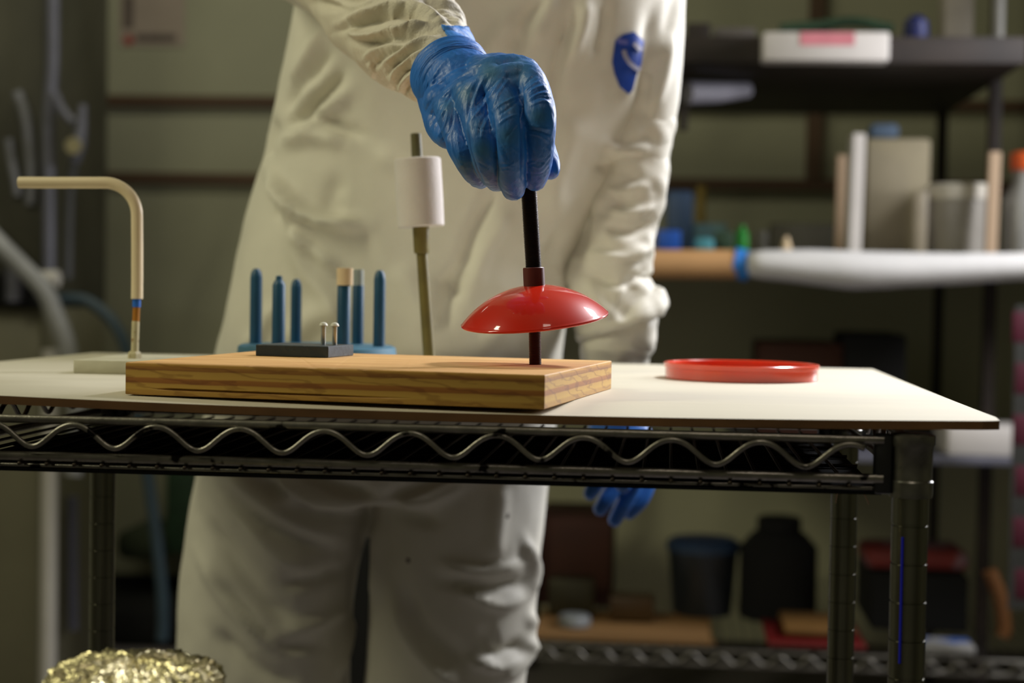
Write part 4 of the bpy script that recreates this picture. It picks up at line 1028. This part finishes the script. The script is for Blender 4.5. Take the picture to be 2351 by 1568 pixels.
sc = F/(YR+.16-CAM.y); hb = at(2196, 424, YR+.16).z-bz
latheo('bucket', [(0, 0), (60/sc, 0), (62/sc, .004), (70/sc, hb*.80), (0, hb*.80)], mat('bucket_wall', srgb(150, 145, 136), .5), bk, 36)
latheo('rim', [(60/sc, hb*.78), (74/sc, hb*.79), (75/sc, hb*.96), (70/sc, hb), (0, hb)], mat('bucket_rim', srgb(190, 184, 170), .5), bk, 36)
leaning('wooden_paddle', 'pale wooden paddle handle standing between white bucket and orange-lidded jar', 'paddle', 2286, 348, 2276, 575, 26, YR+.04, .02, MWOOD)
jr = thing('lidded_jar', 'clear jar with a bright orange lid at the right end of the bench', 'jar', (px2(2346, YR+.12), YR+.12, bz))
sc = F/(YR+.12-CAM.y); hj = at(2346, 350, YR+.12).z-bz
latheo('jar', [(0, 0), (44/sc, 0), (46/sc, .005), (46/sc, hj*.55), (26/sc, hj*.72), (26/sc, hj*.83), (0, hj*.83)], mat('jar_clear', srgb(160, 160, 156), .3, trans=.2), jr, 36)
latheo('lid', [(0, hj*.83), (32/sc, hj*.83), (33/sc, hj*.85), (33/sc, hj*.98), (28/sc, hj), (0, hj)], MORANGE, jr, 36)
# upper shelf
wbx = thing('sign_box', 'long white box with a pink patch on the front of the upper shelf', 'box', at(1897, 140, YR-.07))
a = at(1752, 72, YR-.07)-wbx.location; b = at(2042, 140, YR-.07)-wbx.location
boxo('box', (a.x, 0, b.z), (b.x, .068, a.z), MWHITE, wbx, .006)
pa = at(1838, 74, YR-.072)-wbx.location; pb = at(1962, 104, YR-.072)-wbx.location
boxo('pink_patch', (pa.x, -.0015, pb.z), (pb.x, .001, pa.z), MPINK, wbx)
cyl(2090, 36, 56, YR+.10, Zup, MNAVY, 'navy_lid', 'round navy blue cap on the upper shelf right of the white box', 'cap', [(0, 0), (.8, 0), (1, .3), (.9, .8), (.4, 1), (0, 1)])
tag(tubeo('green_hose', spline([at(1790, 66, YR+.2), at(1880, 58, YR+.2), at(1960, 50, YR+.2), at(2050, 66, YR+.2)], 5), .012, MGREEN), 'dark green hose lying on the upper shelf behind the white box', 'hose')
bgbox('pale_carton', 'pale translucent carton on the upper shelf near its right end', 'carton', 2170, -40, 2235, 84, YR+.30, .1, mat('pale_box', srgb(140, 132, 118), .6), base=Zup)
cyl(2278, -60, 26, YR+.12, Zup, mat('grey_tube', srgb(130, 128, 122), .5), 'grey_tube', 'upright grey tube on the upper shelf beside the pale carton', 'tube')
bgbox('grey_bin', 'dull grey bin on the upper shelf left of the white box', 'bin', 1640, 62, 1735, 84, YR+.2, .2, mat('dull_grey', srgb(90, 84, 78), .6), base=Zup)
bgbox('dark_case', 'dark case on the upper shelf close to the person', 'case', 1576, 52, 1632, 84, YR+.1, .2, MBROWN, base=Zup)
lt = at(1640, 213, YR+.12)
tag(tubeo('pale_cylinder', [at(1578, 213, YR+.2), at(1650, 212, YR+.24), at(1716, 207, YR+.3)], [.027, .024, .018], mat('pale_lavender_plastic', srgb(168, 166, 178), .5), None, 20), 'pale grey cylinder hanging under the upper shelf beside the person', 'cylinder')
bgbox('hanging_tool', 'dark tool hanging below the upper shelf beside the person', 'tool', 1560, 236, 1578, 300, YR+.2, .02, MBROWN)
# middle and lower shelves; several item colours darkened to stand in for shade
bgbox('cardboard_box', 'dark brown cardboard box on the middle shelf behind the red dish', 'box', 1742, 786, 1930, 1056, YR+.3, .3, MCARD, base=Zmid)
bgbox('black_case', 'black case on the middle shelf right of the brown box', 'case', 1942, 766, 2076, 1056, YR+.26, .3, MDARK, bev=.01, base=Zmid)
wbn = bgbox('white_bin', 'white bin on the middle shelf at the right edge, beyond the board corner', 'bin', 2176, 980, 2420, 1056, YR+.08, .2, MWHITE, bev=.008, base=Zmid)
bz2 = Zlow
a = at(1225, 1478, YR+.1)
bgbox('wood_plank', 'pale wooden plank on the lower rack shelf right of the trousers', 'plank', 1225, 1462, 1636, 1500, YR+.08, .3, mat('plank_wood', srgb(140, 104, 60), .7, var=.15, stretch=(.2, 1, 1)), base=bz2)
zpl = at(1400, 1462, YR+.08).z
bgbox('brown_carton', 'reddish brown carton standing low on the rack just right of the trousers', 'carton', 1236, 1186, 1400, 1462, YR+.45, .3, MCARD, base=bz2)
cyl(1334, 1412, 74, YR+.2, zpl+.001, mat('grey_lid', srgb(130, 134, 136), .4), 'flat_tin', 'small flat grey tin lying on the wooden plank', 'tin', [(0, 0), (1, 0), (1, .7), (.9, 1), (0, 1)])
bgbox('metal_tins', 'dull olive tins stacked on the plank in front of the brown carton', 'tins', 1260, 1330, 1360, 1462, YR+.30, .08, mat('olive_tin', srgb(60, 56, 38), .4, metal=.4), base=zpl+.001)
bgbox('amber_tin', 'dark amber tin on the plank left of the clear bucket', 'tin', 1400, 1370, 1500, 1462, YR+.26, .08, mat('amber_tin', srgb(66, 46, 18), .4), base=zpl+.001)
cb = thing('clear_bucket', 'smoky clear bucket with a blue rim on the lower rack shelf', 'bucket', (px2(1626, YR+.42), YR+.42, bz2))
sc = F/(YR+.42-CAM.y); hb = at(1626, 1240, YR+.42).z-bz2
latheo('bucket', [(0, 0), (66/sc, 0), (68/sc, .004), (80/sc, hb*.88), (0, hb*.88)], MCLEAR, cb, 36)
latheo('rim', [(70/sc, hb*.86), (84/sc, hb*.87), (84/sc, hb*.97), (78/sc, hb), (70/sc, hb)], mat('bucket_blue_rim', srgb(44, 64, 92), .4), cb, 36)
latheo('lid', [(0, hb*.93), (74/sc, hb*.93), (74/sc, hb*1.02), (0, hb*1.03)], MBLUE2, cb, 36)
bc = thing('black_canister', 'tall black canister on the lower rack shelf left of the cart post', 'canister', (px2(1800, YR+.4), YR+.4, bz2))
sc = F/(YR+.4-CAM.y); hc_ = at(1792, 1186, YR+.4).z-bz2
latheo('body', [(0, 0), (84/sc, 0), (88/sc, .01), (88/sc, hc_*.7), (60/sc, hc_*.84), (0, hc_*.84)], MDARK, bc, 32)
latheo('cap', [(0, hc_*.84), (48/sc, hc_*.84), (50/sc, hc_*.86), (50/sc, hc_*.98), (44/sc, hc_), (0, hc_)], MDARK, bc, 32)
bgbox('red_tray', 'flat dull red tray on the lower rack shelf behind the back right post', 'tray', 1762, 1474, 1990, 1500, YR+.05, .3, MREDBG, base=bz2)
ztr = at(1870, 1474, YR+.05).z
bgbox('yellow_pad', 'yellowish brown pad lying on the dull red tray', 'pad', 1800, 1440, 1960, 1474, YR+.1, .2, mat('pad_yellow', srgb(112, 78, 28), .8), bev=.008, base=ztr+.001)
bx = bgbox('black_crate', 'black crate on the lower rack shelf right of the cart', 'crate', 2000, 1316, 2222, 1500, YR+.28, .3, MDARK, bev=.01, base=bz2)
zc_ = at(2100, 1316, YR+.28).z
bgbox('red_bundle', 'folded red and pink bundle lying on the black crate', 'bundle', 1988, 1262, 2228, 1316, YR+.30, .2, mat('red_pink_bundle', srgb(120, 40, 36), .7, var=.2, spots=(srgb(130, 100, 108), 9, .5)), bev=.02, base=zc_+.001)
bgbox('blue_packet', 'white and blue packet on the lower rack shelf at right', 'packet', 2120, 1482, 2240, 1512, YR+.04, .1, mat('packet', srgb(150, 148, 146), .6, spots=(srgb(60, 90, 150), 12, .52)), bev=.004, base=bz2)
a = [at(2272, 1310, YR+.16), at(2296, 1370, YR+.16), at(2306, 1440, YR+.16), at(2300, 1505, YR+.16)]
a[-1].z = bz2+.02
tag(tubeo('curved_stick', spline(a, 5), .017, mat('handle_wood', srgb(104, 64, 24), .6), None, 16), 'curved orange-brown wooden stick on the lower rack shelf at right', 'stick')
t = thing('magenta_ribbon', 'magenta and white striped ribbon hanging at the right edge behind the cart', 'ribbon', at(2344, 1400, YR-.06))
for k in range(6):
    y0 = 715+k*118
    a = at(2326+5*(k % 2), y0, YR-.06)-t.location; b = at(2372, y0+72, YR-.06)-t.location
    boxo('magenta_band', (a.x, 0, b.z), (b.x, .006, a.z), MMAG, t, .002)
a = at(2332, 700, YR-.057)-t.location; b = at(2368, 1400, YR-.057)-t.location
boxo('backing', (a.x, .001, b.z), (b.x, .005, a.z), mat('ribbon_grey', srgb(50, 50, 46), .6), t)

# ---------------------------------------------------------------- background, left: cabinet, pipes and hoses
YL = 3.05
a = at(-260, -240, YL); b = at(96, 700, YL)
cab = thing('metal_cabinet', 'dark olive metal cabinet at the left edge of the room', 'cabinet', ((a.x+b.x)/2, YL, ZF))
boxo('upper_panel', (a.x-cab.location.x, 0, b.z-ZF), (b.x-cab.location.x, .5, a.z-ZF), mat('panel_dark', srgb(70, 68, 54), .55, var=.25, scale=5), cab, .004)
boxo('lower_panel', (a.x-cab.location.x, .0, 0), (b.x-cab.location.x-.004, .5, b.z-ZF-.01), mat('panel_light', srgb(128, 124, 100), .6, var=.1, scale=4), cab, .004)
a = at(93, 700, YL-.05); b = at(130, 700, YL-.05)
o = latheo('steel_post', [(0, 0), ((b.x-a.x)/2, 0), ((b.x-a.x)/2, at(110, 800, YL).z-ZF), (0, at(110, 800, YL).z-ZF)], MLTPOST, None, 24); o.location = ((a.x+b.x)/2, YL-.035, ZF)
tag(o, 'light grey round post rising from the floor beside the cabinet', 'post')
def bt(name, label, cat, pts, r, m, Y=YL-.08, flat=1.):
    o = tubeo(name, spline([at(x, y, Y) for x, y in pts], 6), r, m, None, 14, flat); return tag(o, label, cat)
bt('conduit_pipe', 'bluish grey vertical pipe running up the cabinet edge', 'pipe', [(121, -240), (121, 0), (121, 130), (116, 220), (112, 300), (112, 500), (112, 640)], .017, MGREYM, YL-.03)
bt('branch_pipe', 'short grey pipe branching from the vertical pipe to the brass valve', 'pipe', [(126, 215), (138, 245), (158, 272), (172, 282)], .012, MGREYM, YL-.06)
vt = thing('brass_valve', 'grey valve with pale brass face at the pipe end on the left', 'valve', at(176, 330, YL-.06))
g = lambda x, y, Y=YL-.06: at(x, y, Y)-vt.location
tubeo('valve_body', [g(190, 240), g(187, 290), g(180, 330), g(172, 372)], [.010, .014, .020, .014], MGREYM, vt)
tubeo('brass_face', [g(169, 334, YL-.075), g(168, 336, YL-.12)], [.022, .020], MBRASS, vt, 20)
bt('dark_pipe', 'dark grey pipe below the valve down to the hoses', 'pipe', [(172, 370), (162, 430), (158, 520), (156, 640)], .012, mat('dark_pipe_paint', srgb(70, 70, 72), .5), YL-.02)
bt('grey_cable_loop', 'tall grey cable loop hanging on the cabinet front, nearer the pipe', 'cable', [(38, 212), (56, 260), (66, 320), (72, 400), (70, 470)], .015, MHOSE, YL-.02)
bt('short_cable', 'short grey cable hanging at the far left of the cabinet', 'cable', [(18, 320), (26, 370), (36, 420), (40, 450)], .012, MHOSE, YL-.02)
bt('suction_hose', 'thick light grey hose swinging down across the cabinet at left', 'hose', [(-60, 500), (0, 562), (50, 612), (100, 665), (130, 730), (155, 800), (172, 900), (176, 1000), (168, 1090)], .024, mat('light_grey_hose', srgb(150, 150, 148), .4, var=.2, scale=14), YL-.14)
bt('hose_fitting', 'pale horizontal hose fitting beside the thick grey hose', 'fitting', [(86, 642), (110, 640), (134, 640)], .022, MLTPOST, YL-.10)
bt('blue_hose', 'blue-grey hose arching from the fitting and down to the floor', 'hose', [(130, 688), (190, 688), (235, 715), (270, 755), (292, 810), (310, 920), (332, 1040), (348, 1150), (362, 1260), (372, 1360), (374, 1430), (372, 1470)], .016, MBHOSE, YL-.05)
pm_ = bgbox('pump_housing', 'black pump housing at the left edge above the board', 'pump', -80, 622, 98, 704, YL-.10, .095, MDARK, bev=.02)
bt('pump_cylinder', 'grey upright cylinder on the black pump housing', 'cylinder', [(34, 612), (34, 650), (33, 692)], .022, MGREYM, YL-.12)
bt('drain_pipe', 'thin grey pipe beside the light post below the cart shelf', 'pipe', [(166, 1140), (166, 1300), (167, 1446)], .016, MGREYM, YL+.15)
a = at(176, 300, YW); b = at(206, 300, YW)
struct(boxo('trim_4', (a.x, YW-.05, ZF), (b.x, YW, ZC), mat('dark_trim', srgb(62, 58, 44), .7)))
bgbox('green_crate', 'dark green crate against the wall left of the trousers', 'crate', 382, 1000, 470, 1270, YW-.30, .25, MGREEN, base=at(420, 1270, YW-.3).z)
bgbox('green_netting', 'dark green netting heap beside the crate by the blue hose', 'netting', 262, 1218, 376, 1290, YW-.34, .3, mat('netting_green', srgb(52, 60, 40), .9, var=.5, scale=8), bev=.03)
bgbox('floor_dark_form', 'low black form on the floor by the wall between post and trousers', 'bag', 130, 1392, 470, 1450, YW-.5, .35, MDARK, bev=.03, base=ZF)  # low black form along the foot of the wall
pp = thing('wall_notice', 'faded pinkish notice taped high on the wall at upper left', 'notice', at(350, 40, YW-.004))
g = lambda x, y: at(x, y, YW-.004)-pp.location
def flat(name, x0, y0, x1, y1, m, o_=0): boxo(name, (g(x0, y0).x, -.001-o_, g(x1, y1).z), (g(x1, y1).x, -o_, g(x0, y0).z), m, pp)
flat('paper', 276, -90, 424, 106, MPAPERS); flat('ink_mark', 284, -10, 306, 66, MINK, .001); flat('ink_line', 312, 78, 404, 96, MINK, .001)
bm = bmesh.new(); lathe(bm, [(0, 0), (.016, 0), (.016, .001), (0, .001)], 20, Matrix.Rotation(PI/2, 4, 'X')); o = obj('red_mark', bm, MREDMK, pp); o.location = g(296, 92)+Vector((0, -.001, 0))
bgbox('leg_gap_backing', 'black block added behind the person to darken the gap between the trouser legs', 'bin', 760, 1180, 930, 1900, 1.55, .35, MDARK, bev=.01, base=ZF)  # added black block that darkens the gap between the legs
#END#
